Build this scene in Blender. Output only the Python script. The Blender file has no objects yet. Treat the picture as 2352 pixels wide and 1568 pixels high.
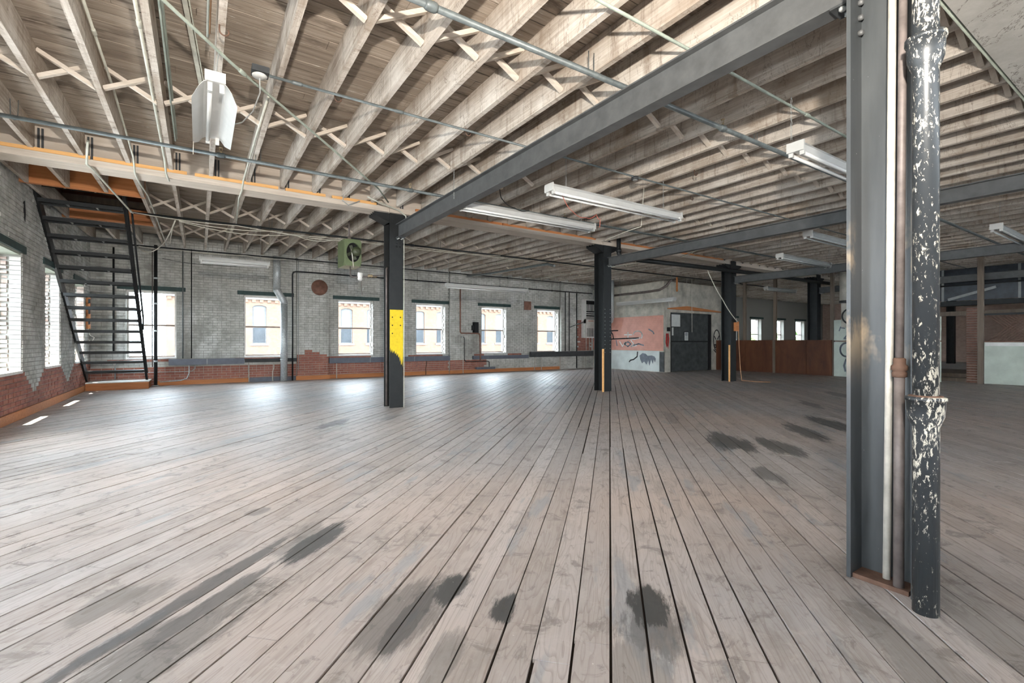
import bpy, math, random
from mathutils import Vector, Matrix
random.seed(11)
scene = bpy.context.scene
COL = scene.collection
R = math.radians

# ------------------------------------------------------------------ camera
cam_d = bpy.data.cameras.new('camera')
cam_d.lens = 36.0 * 1090.0 / 2352.0
cam_d.sensor_width = 36.0
cam_d.clip_end = 400
cam = bpy.data.objects.new('camera', cam_d)
cam.location = (0, 0, 1.15)
cam.rotation_euler = (R(90), 0, R(-33.4))
COL.objects.link(cam)
scene.camera = cam

# ------------------------------------------------------------------ world, sun, flash, added window fill
world = bpy.data.worlds.new('sky')
scene.world = world
world.use_nodes = True
wn = world.node_tree.nodes
wn['Background'].inputs[0].default_value = (0.80, 0.90, 1.0, 1)
wn['Background'].inputs[1].default_value = 14.0

def add_light(name, kind, loc, energy, color=(1, 1, 1), rot=(0, 0, 0), **kw):
    d = bpy.data.lights.new(name, kind)
    d.energy = energy
    d.color = color
    for k, v in kw.items():
        setattr(d, k, v)
    o = bpy.data.objects.new(name, d)
    o.location = loc
    o.rotation_euler = rot
    COL.objects.link(o)
    return o

sun_dir = Vector((-math.cos(R(75)), -0.035, math.sin(R(75))))      # towards the sun
add_light('sun', 'SUN', (-8, 0, 20), 26.0, (1.0, 0.95, 0.86),
          sun_dir.to_track_quat('Z', 'Y').to_euler(), angle=R(0.6))
# the photographer's flash, held up beside the camera
flash_dir = Vector((math.sin(R(30)) * math.cos(R(36)), math.cos(R(30)) * math.cos(R(36)), math.sin(R(36))))
add_light('photo_flash', 'SPOT', (0.07, -0.23, 2.1), 1180.0, (1.0, 0.93, 0.84), (-flash_dir).to_track_quat('Z', 'Y').to_euler(),
          shadow_soft_size=0.05, spot_size=R(165), spot_blend=0.9)
# added area lamps, daylight fill at unseen window openings behind and beside the camera
for yc, en in ((7.2, 125.0), (4.85, 95.0), (2.5, 36.0), (0.15, 16.0), (-2.2, 16.0), (-4.5, 30.0)):
    add_light('window_fill', 'AREA', (-2.64, yc, 1.6), en, (0.86, 0.93, 1.0), (0, R(-90), 0),
              shape='RECTANGLE', size=1.75, size_y=1.0)
for i in range(4):
    add_light('window_fill', 'AREA', (-0.9 + 2.58 * i, -6.2, 1.6), 35.0, (0.92, 0.95, 1.0), (R(90), 0, 0),
              shape='RECTANGLE', size=1.05, size_y=1.75)

vs = scene.view_settings
vs.view_transform = 'Standard'
vs.look = 'None'
vs.gamma = 1.0
vs.use_curve_mapping = False
vs.exposure = 0.5
scene.cycles.max_bounces = 5
scene.cycles.diffuse_bounces = 4
scene.cycles.glossy_bounces = 2
scene.cycles.adaptive_threshold = 0.2
scene.cycles.transparent_max_bounces = 12
scene.cycles.sample_clamp_indirect = 6.0

# ------------------------------------------------------------------ node helpers
class Mat:
    def __init__(s, name, rough=0.7, metal=0.0, spec=0.35):
        s.m = bpy.data.materials.new(name)
        s.m.use_nodes = True
        s.nt = s.m.node_tree
        s.b = s.nt.nodes['Principled BSDF']
        s.b.inputs['Roughness'].default_value = rough
        s.b.inputs['Metallic'].default_value = metal
        s.b.inputs['Specular IOR Level'].default_value = spec
        s._pos = None
    def n(s, t, **kw):
        x = s.nt.nodes.new(t)
        for k, v in kw.items():
            setattr(x, k, v)
        return x
    def link(s, a, b):
        s.nt.links.new(a, b)
    def put(s, sock, v):
        if hasattr(v, 'is_linked') or hasattr(v, 'links'):
            s.link(v, sock)
        else:
            if isinstance(v, (tuple, list)) and len(v) == 3 and sock.type == 'RGBA':
                v = (*v, 1)
            sock.default_value = v
    def pos(s):
        if s._pos is None:
            s._pos = s.n('ShaderNodeNewGeometry').outputs['Position']
        return s._pos
    def mapped(s, scale=(1, 1, 1), rotz=0.0, vec=None):
        mp = s.n('ShaderNodeMapping')
        s.link(vec or s.pos(), mp.inputs['Vector'])
        mp.inputs['Scale'].default_value = scale
        mp.inputs['Rotation'].default_value = (0, 0, rotz)
        return mp.outputs[0]
    def noise(s, scale=5.0, detail=4.0, rough=0.55, vec=None, dist=0.0):
        x = s.n('ShaderNodeTexNoise')
        s.link(vec or s.pos(), x.inputs['Vector'])
        x.inputs['Scale'].default_value = scale
        x.inputs['Detail'].default_value = detail
        x.inputs['Roughness'].default_value = rough
        x.inputs['Distortion'].default_value = dist
        return x.outputs['Fac']
    def ramp(s, fac, a, b, smooth=False):
        x = s.n('ShaderNodeMapRange')
        x.interpolation_type = 'SMOOTHSTEP' if smooth else 'LINEAR'
        s.put(x.inputs[0], fac)
        x.inputs[1].default_value = a
        x.inputs[2].default_value = b
        return x.outputs[0]
    def math(s, op, a, b=0.0):
        x = s.n('ShaderNodeMath', operation=op)
        s.put(x.inputs[0], a)
        s.put(x.inputs[1], b)
        return x.outputs[0]
    def mix(s, fac, a, b, mode='MIX'):
        x = s.n('ShaderNodeMix', data_type='RGBA', blend_type=mode)
        s.put(x.inputs[0], fac)
        s.put(x.inputs[6], a)
        s.put(x.inputs[7], b)
        return x.outputs[2]
    def sep(s, v):
        x = s.n('ShaderNodeSeparateXYZ')
        s.link(v, x.inputs[0])
        return x.outputs
    def white(s, v):
        x = s.n('ShaderNodeTexWhiteNoise', noise_dimensions='1D')
        s.put(x.inputs['W'], v)
        return x.outputs['Value']
    def col(s, c):
        s.put(s.b.inputs['Base Color'], c)
        return s
    def bump(s, h, strength=0.3, dist=0.01):
        x = s.n('ShaderNodeBump')
        x.inputs['Strength'].default_value = strength
        x.inputs['Distance'].default_value = dist
        s.link(h, x.inputs['Height'])
        s.link(x.outputs[0], s.b.inputs['Normal'])
        return s

M = {}
def plain(name, c, rough=0.6, metal=0.0, var=0.18, scale=9.0, spec=0.35, bump=0.0):
    """a paint or metal with a little grime"""
    a = Mat(name, rough, metal, spec)
    f = a.noise(scale, 5.0, 0.6)
    f = a.ramp(f, 0.3, 0.7)
    lo = tuple(max(0.0, x * (1 - var)) for x in c)
    hi = tuple(min(1.0, x * (1 + var)) for x in c)
    a.col(a.mix(f, lo, hi))
    if bump:
        a.bump(f, bump, 0.004)
    M[name] = a.m
    return a.m

# --- floor planks (run at 45 degrees to the walls)
a = Mat('floor_wood', 0.50, 0, 0.45)
rot = a.mapped((1, 1, 1), R(-45))
u, v, _ = a.sep(rot)
strip = a.math('FLOOR', a.math('DIVIDE', v, 0.139))
tint = a.white(strip)
tint2 = a.white(a.math('ADD', strip, 317.3))
shift = a.n('ShaderNodeCombineXYZ')                      # every board gets its own piece of grain
a.link(a.math('MULTIPLY', tint2, 40.0), shift.inputs[0])
va = a.n('ShaderNodeVectorMath', operation='ADD')
a.link(rot, va.inputs[0]); a.link(shift.outputs[0], va.inputs[1])
bvec = va.outputs[0]
grain = a.noise(1.0, 5.0, 0.6, a.mapped((1.1, 30.0, 10.0), 0, bvec), 1.4)
fine = a.noise(1.0, 3.0, 0.6, a.mapped((4.0, 130.0, 10.0), 0, bvec), 0.5)
rings = a.math('FRACT', a.math('MULTIPLY', a.noise(1.0, 2.0, 0.4, a.mapped((0.9, 9.0, 4.0), 0, bvec), 0.4), 16.0))
big = a.noise(0.35, 3.0, 0.5)
blot = a.noise(2.0, 8.0, 0.72, a.mapped((0.7, 1.5, 1), 0, rot))
scuff = a.noise(5.5, 7.0, 0.75, a.mapped((0.9, 1.0, 1), 0.6, rot), 0.8)
blue = a.noise(1.25, 6.0, 0.65, a.mapped((0.55, 2.4, 1), 0, rot))
c = a.mix(a.ramp(big, 0.38, 0.62), (0.43, 0.40, 0.385), (0.495, 0.41, 0.36))
c = a.mix(a.ramp(tint, 0.0, 1.0), c, a.mix(1.0, c, (0.80, 0.785, 0.775), 'MULTIPLY'))
c = a.mix(a.math('MULTIPLY', a.ramp(rings, 0.68, 0.98), 0.38), c, (0.20, 0.155, 0.125))
c = a.mix(a.math('MULTIPLY', a.ramp(grain, 0.54, 0.72), 0.50), c, (0.20, 0.155, 0.125))
c = a.mix(a.math('MULTIPLY', a.ramp(fine, 0.5, 0.8), 0.35), c, (0.22, 0.18, 0.155))
c = a.mix(a.math('MULTIPLY', a.ramp(blot, 0.52, 0.70), 0.62), c, (0.20, 0.17, 0.15))
c = a.mix(a.math('MULTIPLY', a.ramp(scuff, 0.555, 0.63), 0.62), c, (0.17, 0.145, 0.13))
c = a.mix(a.math('MULTIPLY', a.ramp(scuff, 0.43, 0.34), 0.35), c, (0.52, 0.47, 0.43))
c = a.mix(a.math('MULTIPLY', a.ramp(blue, 0.585, 0.63), 0.50), c, (0.245, 0.265, 0.285))
# oil and paint stains: (x, y, half length along boards, half width, darkness)
STAINS = [(0.62, 2.95, .30, .085, .9), (0.52, 3.02, .22, .10, .45), (0.80, 1.96, .26, .07, .8), (0.80, 2.0, .30, .16, .5), (1.0, 2.02, .15, .075, .95), (1.09, 1.72, .12, .06, .95),
          (1.68, 1.44, .17, .10, .95), (1.6, 1.34, .2, .14, .55), (5.0, 3.1, .50, .24, .85), (5.32, 2.75, .42, .20, .75), (4.05, 2.16, .24, .12, .65),
          (6.5, 3.05, .60, .16, .8), (7.4, 3.1, .75, .18, .85), (1.65, 7.0, .42, .12, .7), (7.35, 9.3, .6, .30, .5),
          (-.25, 2.36, .75, .05, .75), (-.10, 2.22, .60, .15, .55), (0.10, 2.52, .38, .05, .75), (-.28, 2.72, .16, .16, .40),
          (2.36, 6.95, .3, .08, .4), (5.9, 4.6, .5, .1, .35), (.33, 3.62, .08, .06, .5), (9.3, 4.2, .5, .12, .6), (11.5, 4.6, .6, .2, .5),
          (2.0, .45, .5, .12, .35), (2.45, .25, .8, .2, .35), (1.35, 1.2, .18, .10, .35), (.72, 1.55, .2, .06, .45)]
edge = a.math('MULTIPLY', a.math('SUBTRACT', a.noise(6.0, 7.0, 0.75, a.mapped((0.45, 2.4, 1), 0, rot)), 0.5), 4.2)
jump = a.math('SUBTRACT', tint2, 0.5)
tot = None
for (sx, sy, hl, hw, dk) in STAINS:
    su, sv = (sx + sy) / math.sqrt(2), (sy - sx) / math.sqrt(2)
    du = a.math('ADD', a.math('DIVIDE', a.math('SUBTRACT', u, su), hl), a.math('MULTIPLY', jump, 1.0))
    dv = a.math('DIVIDE', a.math('SUBTRACT', v, sv), hw)
    r2 = a.math('ADD', a.math('MULTIPLY', du, du), a.math('MULTIPLY', dv, dv))
    r2 = a.math('ADD', r2, edge)
    k = a.math('MULTIPLY', a.math('SUBTRACT', 1.0, a.ramp(r2, 0.70, 1.20)), dk)
    tot = k if tot is None else a.math('MAXIMUM', tot, k)
c = a.mix(tot, c, (0.055, 0.055, 0.053))
speck = a.noise(48.0, 2.0, 0.5)
c = a.mix(a.ramp(speck, 0.765, 0.785), c, (0.62, 0.60, 0.56))
a.col(c)
a.bump(grain, 0.18, 0.004)
M['floor_wood'] = a.m
plain('floor_gap', (0.02, 0.015, 0.012), 0.95)

# --- whitewashed joists (grain along y)
a = Mat('joist_wood', 0.88, 0, 0.12)
g = a.noise(1.0, 6.0, 0.7, a.mapped((16, 0.8, 30)), 0.8)
stain = a.noise(1.1, 6.0, 0.65)
drip = a.noise(1.0, 4.0, 0.6, a.mapped((2.0, 9.0, 0.7)), 0.9)
pocks = a.noise(1.0, 6.0, 0.75, a.mapped((18, 6, 22)))
crack = a.noise(1.0, 5.0, 0.7, a.mapped((2.0, 3.2, 0.8)), 1.8)
c = a.mix(a.ramp(g, 0.32, 0.68), (0.34, 0.285, 0.235), (0.62, 0.565, 0.495))
c = a.mix(a.math('MULTIPLY', a.ramp(stain, 0.48, 0.68), 0.75), c, (0.27, 0.205, 0.15))
c = a.mix(a.math('MULTIPLY', a.ramp(drip, 0.56, 0.70), 0.6), c, (0.22, 0.165, 0.12))
c = a.mix(a.math('MULTIPLY', a.ramp(stain, 0.46, 0.34), 0.5), c, (0.70, 0.66, 0.60))
c = a.mix(a.math('MULTIPLY', a.ramp(pocks, 0.57, 0.68), 0.55), c, (0.20, 0.15, 0.115))
line = a.math('ABSOLUTE', a.math('SUBTRACT', crack, 0.5))
c = a.mix(a.math('MULTIPLY', a.math('SUBTRACT', 1.0, a.ramp(line, 0.0, 0.010)), 0.55), c, (0.12, 0.085, 0.06))
a.col(c)
a.bump(g, 0.4, 0.006)
M['joist_wood'] = a.m

# --- roof deck boards (grain along x)
a = Mat('deck_wood', 0.88, 0, 0.12)
g = a.noise(1.0, 6.0, 0.7, a.mapped((1.1, 30, 8)), 0.7)
st = a.noise(0.9, 5.0, 0.6, a.mapped((0.7, 1.6, 1)))
_, yy, _ = a.sep(a.pos())
tint = a.white(a.math('FLOOR', a.math('DIVIDE', yy, 0.15)))
c = a.mix(a.ramp(g, 0.3, 0.7), (0.235, 0.19, 0.15), (0.45, 0.385, 0.32))
c = a.mix(tint, c, a.mix(1.0, c, (0.72, 0.70, 0.68), 'MULTIPLY'))
peel = a.noise(1.0, 6.0, 0.75, a.mapped((4.0, 42, 8)))
c = a.mix(a.math('MULTIPLY', a.ramp(peel, 0.60, 0.68), a.ramp(st, 0.42, 0.6)), c, (0.66, 0.62, 0.57))
drk = a.noise(1.0, 5.0, 0.7, a.mapped((1.3, 5, 3)))
c = a.mix(a.math('MULTIPLY', a.ramp(drk, 0.56, 0.68), 0.75), c, (0.09, 0.068, 0.052))
a.col(c)
a.bump(g, 0.4, 0.006)
M['deck_wood'] = a.m

# --- bricks
def brick_mat(name, c1, c2, dirt, dirt_col, white=None):
    a = Mat(name, 0.85, 0, 0.2)
    f = a.ramp(a.noise(6.5, 2.0, 0.5, a.mapped((1, 1, 2.4))), 0.32, 0.68)
    c = a.mix(f, c1, c2)
    big = a.noise(0.75, 6.0, 0.65)
    c = a.mix(a.math('MULTIPLY', a.ramp(big, 0.47, 0.68), dirt), c, dirt_col)
    drip = a.noise(1.0, 5.0, 0.6, a.mapped((3.2, 3.2, 0.25)))
    c = a.mix(a.math('MULTIPLY', a.ramp(drip, 0.55, 0.72), dirt * 0.8), c, dirt_col)
    fine = a.noise(45, 4.0, 0.7)
    c = a.mix(a.math('MULTIPLY', a.ramp(fine, 0.5, 0.8), 0.35), c, dirt_col)
    if white:
        w = a.noise(1.7, 5.0, 0.6)
        c = a.mix(a.math('MULTIPLY', a.ramp(w, 0.5, 0.66), 0.55), c, white)
    a.col(c)
    a.bump(fine, 0.4, 0.006)
    M[name] = a.m
brick_mat('painted_brick', (0.40, 0.395, 0.36), (0.58, 0.575, 0.535), 0.60, (0.17, 0.165, 0.145), (0.72, 0.72, 0.69))
brick_mat('red_brick', (0.27, 0.10, 0.075), (0.40, 0.175, 0.125), 0.45, (0.13, 0.075, 0.06))
brick_mat('white_brick', (0.50, 0.48, 0.45), (0.62, 0.60, 0.57), 0.4, (0.3, 0.26, 0.23))
brick_mat('rough_brick', (0.34, 0.25, 0.21), (0.50, 0.42, 0.37), 0.6, (0.13, 0.09, 0.075))
brick_mat('facade_brick', (0.135, 0.083, 0.058), (0.175, 0.115, 0.083), 0.35, (0.115, 0.066, 0.047))
brick_mat('pink_brick', (0.42, 0.30, 0.24), (0.52, 0.38, 0.31), 0.3, (0.3, 0.22, 0.18))
a = Mat('mortar', 0.95, 0, 0.1)                       # painted over higher up, bare and pale near the floor
_, _, zz = a.sep(a.pos())
zz = a.math('ADD', zz, a.math('MULTIPLY', a.noise(2.0, 2.0), 0.1))
a.col(a.mix(a.ramp(zz, 0.55, 0.60), (0.46, 0.42, 0.37), (0.29, 0.285, 0.26)))
M['mortar'] = a.m
plain('facade_white', (0.14, 0.14, 0.14), 0.8, 0, 0.1, 3, 0.1)
plain('facade_glass', (0.04, 0.045, 0.05), 0.5, 0.0, 0.2, 2, 0.1)
plain('facade_blind', (0.10, 0.105, 0.11), 0.6)
plain('facade_mortar', (0.60, 0.52, 0.45), 0.95)
plain('concrete', (0.46, 0.435, 0.375), 0.9, 0, 0.3, 3.0, bump=0.2)
# cracked concrete soffit
a = Mat('concrete_soffit', 0.9, 0, 0.15)
f = a.noise(2.2, 8.0, 0.7)
cr = a.noise(1.1, 6.0, 0.7, None, 1.2)
line = a.math('ABSOLUTE', a.math('SUBTRACT', cr, 0.5))
c = a.mix(a.ramp(f, 0.3, 0.7), (0.36, 0.34, 0.30), (0.54, 0.52, 0.47))
c = a.mix(a.math('SUBTRACT', 1.0, a.ramp(line, 0.0, 0.008)), c, (0.16, 0.14, 0.12))
a.col(c)
M['concrete_soffit'] = a.m
# --- metals and paints
plain('steel_dark', (0.04, 0.043, 0.045), 0.5, 0.0, 0.25, 6.0, 0.4)
plain('steel_black', (0.011, 0.0125, 0.013), 0.5, 0.0, 0.3, 8.0, 0.35)
plain('steel_beam', (0.072, 0.074, 0.074), 0.55, 0.0, 0.22, 7.0, 0.45)
a = Mat('column_paint', 0.42, 0, 0.5)                                   # worn, rust on the near column
f = a.noise(1.0, 6.0, 0.6, a.mapped((9, 9, 1.4)))
c = a.mix(a.ramp(f, 0.3, 0.7), (0.026, 0.030, 0.032), (0.055, 0.060, 0.062))
w = a.noise(3.3, 5.0, 0.65, a.mapped((1, 1, 0.55)))
_, _, zz = a.sep(a.pos())
band = a.math('MULTIPLY', a.ramp(zz, 0.9, 1.3, True), a.math('SUBTRACT', 1.0, a.ramp(zz, 1.5, 1.85, True)))
c = a.mix(a.math('MULTIPLY', a.ramp(w, 0.50, 0.62), a.math('MULTIPLY', band, 0.8)), c, (0.36, 0.27, 0.17))
sp = a.noise(70, 2.0, 0.5)
c = a.mix(a.ramp(sp, 0.79, 0.81), c, (0.6, 0.58, 0.55))
a.col(c)
M['column_paint'] = a.m
a = Mat('chipped_paint', 0.38, 0, 0.5)                                  # black pipe with cream paint flecks
f = a.noise(1.0, 7.0, 0.72, a.mapped((75, 75, 32)), 0.5)
g = a.noise(1.0, 3.0, 0.6, a.mapped((5, 5, 2.0)))
thr = a.math('ADD', f, a.math('MULTIPLY', a.math('SUBTRACT', g, 0.5), 0.55))
c = a.mix(a.ramp(thr, 0.565, 0.59), (0.026, 0.030, 0.033), (0.56, 0.52, 0.43))
a.col(c)
M['chipped_paint'] = a.m
a = Mat('galvanized', 0.45, 0.35, 0.5)
vo = a.n('ShaderNodeTexVoronoi'); a.link(a.pos(), vo.inputs['Vector']); vo.inputs['Scale'].default_value = 42
a.col(a.mix(vo.outputs['Distance'], (0.30, 0.33, 0.335), (0.62, 0.65, 0.655)))
M['galvanized'] = a.m
plain('conduit_pale', (0.50, 0.50, 0.43), 0.5, 0.1, 0.2)
plain('conduit_green', (0.34, 0.38, 0.32), 0.5, 0.1, 0.2)
plain('conduit_white', (0.50, 0.47, 0.41), 0.5, 0.1, 0.25, 12)
plain('pipe_brown', (0.15, 0.125, 0.115), 0.55, 0.2, 0.3, 12)
plain('pipe_dark', (0.10, 0.115, 0.115), 0.45, 0.1, 0.3, 14, 0.5)
plain('pipe_rust', (0.20, 0.10, 0.07), 0.7, 0.0, 0.3)
plain('rust', (0.11, 0.062, 0.042), 0.8, 0.0, 0.3, 20)
plain('enamel_white', (0.50, 0.50, 0.48), 0.35, 0.0, 0.05)
plain('enamel_grey', (0.30, 0.31, 0.30), 0.45, 0.0, 0.12)
plain('tube_white', (0.58, 0.58, 0.56), 0.2, 0.0, 0.03)
plain('heater_white', (0.62, 0.61, 0.57), 0.45, 0.0, 0.1)
plain('lintel_green', (0.028, 0.055, 0.052), 0.6, 0.0, 0.3)
plain('raceway_blue', (0.115, 0.125, 0.155), 0.5, 0.0, 0.15)
plain('green_enamel', (0.125, 0.16, 0.075), 0.4, 0.0, 0.2, 8, 0.5)
plain('green_dark', (0.05, 0.06, 0.03), 0.4, 0.0, 0.25, 8, 0.5)
plain('brass', (0.42, 0.33, 0.20), 0.45, 0.6, 0.2)
plain('black_paint', (0.012, 0.012, 0.013), 0.6)
plain('dark_void', (0.012, 0.011, 0.011), 0.9)
plain('yellow_paint', (0.72, 0.52, 0.012), 0.55, 0.0, 0.12, 20)
plain('red_paint', (0.42, 0.02, 0.02), 0.5)
plain('white_paint', (0.74, 0.73, 0.70), 0.6, 0.0, 0.1)
plain('grey_spray', (0.17, 0.19, 0.22), 0.7)
plain('board_white', (0.60, 0.64, 0.62), 0.6, 0.0, 0.12, 3)
plain('board_mint', (0.52, 0.57, 0.50), 0.6, 0.0, 0.12, 3)
plain('salmon_tile', (0.60, 0.29, 0.225), 0.45, 0.0, 0.12, 4)
plain('salmon_joint', (0.62, 0.36, 0.29), 0.6)
plain('door_metal', (0.060, 0.066, 0.066), 0.55, 0.0, 0.35, 5)
plain('paper', (0.66, 0.67, 0.65), 0.8, 0.0, 0.06)
plain('wire_pale', (0.55, 0.52, 0.44), 0.6, 0.0, 0.1)
plain('wire_red', (0.45, 0.12, 0.08), 0.6)
plain('wire_orange', (0.50, 0.27, 0.14), 0.6)
plain('sash_brown', (0.30, 0.235, 0.20), 0.6, 0.0, 0.2)
plain('sash_white', (0.66, 0.63, 0.60), 0.5, 0.0, 0.1)
plain('far_roof', (0.5, 0.48, 0.46), 0.9)
plain('asphalt', (0.10, 0.098, 0.095), 0.95)
plain('leaf', (0.12, 0.22, 0.06), 0.8, 0.0, 0.4)
plain('blind_white', (0.70, 0.74, 0.78), 0.6)
def wood(name, c1, c2, scale):
    a = Mat(name, 0.6, 0, 0.3)
    g = a.noise(1.0, 6.0, 0.65, a.mapped(scale), 0.8)
    a.col(a.mix(a.ramp(g, 0.3, 0.7), c1, c2))
    a.bump(g, 0.2, 0.004)
    M[name] = a.m
wood('orange_wood', (0.40, 0.14, 0.045), (0.56, 0.235, 0.09), (1.2, 20, 26))
wood('fresh_wood', (0.62, 0.31, 0.10), (0.76, 0.43, 0.17), (1.5, 20, 30))
wood('brown_panel', (0.065, 0.023, 0.012), (0.15, 0.055, 0.025), (1.5, 2.2, 0.8))
wood('post_wood', (0.13, 0.10, 0.075), (0.22, 0.17, 0.13), (12, 12, 1))
wood('brace_wood', (0.44, 0.375, 0.305), (0.62, 0.55, 0.47), (2, 14, 20))
wood('plate_wood', (0.44, 0.37, 0.30), (0.60, 0.53, 0.45), (1.0, 14, 18))
# --- glass: mostly clear with a dusty film
a = Mat('pane_glass', 0.08)
tr = a.n('ShaderNodeBsdfTransparent'); tr.inputs[0].default_value = (0.96, 0.98, 0.98, 1)
gl = a.n('ShaderNodeBsdfGlossy'); gl.inputs['Roughness'].default_value = 0.2
mx = a.n('ShaderNodeMixShader'); mx.inputs[0].default_value = 0.012
a.link(tr.outputs[0], mx.inputs[1]); a.link(gl.outputs[0], mx.inputs[2])
a.link(mx.outputs[0], a.nt.nodes['Material Output'].inputs['Surface'])
M['pane_glass'] = a.m
plain('far_glass', (0.03, 0.035, 0.045), 0.3, 0.0, 0.5, 4, 0.4)

# ------------------------------------------------------------------ mesh helpers
class MB:
    def __init__(s):
        s.v = []; s.f = []; s.sm = []
    def add(s, verts, faces, smooth=False):
        o = len(s.v)
        s.v += [tuple(p) for p in verts]
        s.f += [tuple(i + o for i in f) for f in faces]
        s.sm += [smooth] * len(faces)
        return s
    def box(s, x0, x1, y0, y1, z0, z1):
        v = [(x, y, z) for z in (z0, z1) for y in (y0, y1) for x in (x0, x1)]
        return s.add(v, [(0, 2, 3, 1), (4, 5, 7, 6), (0, 1, 5, 4), (2, 6, 7, 3), (0, 4, 6, 2), (1, 3, 7, 5)])
    def bar(s, p0, p1, w, h, up=(0, 0, 1)):
        """box between two points, w across and h along up"""
        p0, p1 = Vector(p0), Vector(p1)
        d = (p1 - p0).normalized()
        u = Vector(up)
        u = (u - d * u.dot(d))
        if u.length < 1e-6:
            u = Vector((1, 0, 0)); u = u - d * u.dot(d)
        u.normalize()
        r = d.cross(u)
        v = []
        for p in (p0, p1):
            for a_, b_ in ((-1, -1), (1, -1), (1, 1), (-1, 1)):
                v.append(p + r * (a_ * w / 2) + u * (b_ * h / 2))
        return s.add(v, [(0, 3, 2, 1), (4, 5, 6, 7), (0, 1, 5, 4), (1, 2, 6, 5), (2, 3, 7, 6), (3, 0, 4, 7)])
    def tube(s, pts, r, n=8, caps=True):
        pts = [Vector(p) for p in pts]
        m = len(pts)
        rad = r if isinstance(r, (list, tuple)) else [r] * m
        tang = []
        for i in range(m):
            t = Vector((0, 0, 0))
            if i > 0: t += (pts[i] - pts[i - 1]).normalized()
            if i < m - 1: t += (pts[i + 1] - pts[i]).normalized()
            if t.length < 1e-6: t = Vector((0, 0, 1))
            tang.append(t.normalized())
        ref = Vector((0, 0, 1)) if abs(tang[0].z) < 0.9 else Vector((1, 0, 0))
        u = (ref - tang[0] * ref.dot(tang[0])).normalized()
        vs_ = []
        for i in range(m):
            t = tang[i]
            u = u - t * u.dot(t)
            if u.length < 1e-5:
                u = t.orthogonal()
            u.normalize()
            w = t.cross(u)
            for k in range(n):
                an = 2 * math.pi * k / n
                vs_.append(pts[i] + (u * math.cos(an) + w * math.sin(an)) * rad[i])
        fs = []
        for i in range(m - 1):
            for k in range(n):
                a_, b_ = i * n + k, i * n + (k + 1) % n
                fs.append((a_, b_, b_ + n, a_ + n))
        s.add(vs_, fs, True)
        if caps:
            o = len(s.v) - m * n
            s.f.append(tuple(o + k for k in range(n))[::-1]); s.sm.append(False)
            s.f.append(tuple(o + (m - 1) * n + k for k in range(n))); s.sm.append(False)
        return s
    def lathe(s, prof, c, axis='z', n=20):
        """profile [(r, h)] turned about an axis through c"""
        c = Vector(c)
        def pt(r, h, an):
            x, y = r * math.cos(an), r * math.sin(an)
            return c + (Vector((x, y, h)) if axis == 'z' else Vector((x, h, y)) if axis == 'y' else Vector((h, x, y)))
        vs_ = [pt(r, h, 2 * math.pi * k / n) for (r, h) in prof for k in range(n)]
        fs = []
        for i in range(len(prof) - 1):
            for k in range(n):
                a_, b_ = i * n + k, i * n + (k + 1) % n
                fs.append((a_, b_, b_ + n, a_ + n))
        s.add(vs_, fs, True)
        o = len(s.v) - len(prof) * n
        s.f.append(tuple(o + k for k in range(n))[::-1]); s.sm.append(False)
        s.f.append(tuple(o + (len(prof) - 1) * n + k for k in range(n))); s.sm.append(False)
        return s
    def prism(s, poly, fn, t):
        """poly in 2-D, fn(a, b, k) -> 3-D with k = 0 or t"""
        n = len(poly)
        v = [fn(a_, b_, 0) for a_, b_ in poly] + [fn(a_, b_, t) for a_, b_ in poly]
        f = [tuple(range(n))[::-1], tuple(range(n, 2 * n))]
        for i in range(n):
            j = (i + 1) % n
            f.append((i, j, j + n, i + n))
        return s.add(v, f)
    def mesh(s, name, mat):
        me = bpy.data.meshes.new(name)
        me.from_pydata(s.v, [], s.f)
        me.polygons.foreach_set('use_smooth', s.sm)
        if mat: me.materials.append(M[mat])
        me.update()
        return me
    def build(s, name, mat, parent=None, **props):
        return obj(name, s.mesh(name, mat), parent, **props)

def world_loc(o):
    p = Vector((0, 0, 0))
    while o is not None:
        p += o.location
        o = o.parent
    return p

def obj(name, me, parent=None, **props):
    o = bpy.data.objects.new(name, me)
    COL.objects.link(o)
    if parent is not None:
        o.parent = parent
        o.location = -world_loc(parent)
    for k, v in props.items():
        o[k] = v
    return o

def thing(name, label, cat, loc=(0, 0, 0), group=None, **kw):
    o = bpy.data.objects.new(name, None)
    o.empty_display_size = 0.1
    o.location = loc
    COL.objects.link(o)
    o['label'] = label
    o['category'] = cat
    if group: o['group'] = group
    for k, v in kw.items(): o[k] = v
    return o

def part(me, name, parent, loc=(0, 0, 0), rot=(0, 0, 0), scale=(1, 1, 1)):
    """a copy with shared mesh data, placed in world space under a parent that is not rotated"""
    o = bpy.data.objects.new(name, me)
    COL.objects.link(o)
    o.parent = parent
    o.location = Vector(loc) - world_loc(parent)
    o.rotation_euler = rot
    o.scale = scale
    return o

def copy_tree(o, parent=None):
    c = o.copy()
    COL.objects.link(c)
    c.parent = parent
    for ch in list(o.children):
        copy_tree(ch, c)
    return c

def tag(o, label, cat, group=None):
    o['label'] = label
    o['category'] = cat
    if group: o['group'] = group
    return o

UNIT = {}
def unit(mat):
    """a shared unit cube, bottom corner at the origin"""
    if mat not in UNIT:
        UNIT[mat] = MB().box(0, 1, 0, 1, 0, 1).mesh('unit_' + mat, mat)
    return UNIT[mat]

def in_view(p, pad=0.06):
    d = Vector(p) - cam.location
    f = math.sin(R(33.4)) * d.x + math.cos(R(33.4)) * d.y
    r = math.cos(R(33.4)) * d.x - math.sin(R(33.4)) * d.y
    if f < 0.3: return False
    return abs(r / f) < 1.079 + pad and abs(d.z / f) < 0.72 + pad

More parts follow.
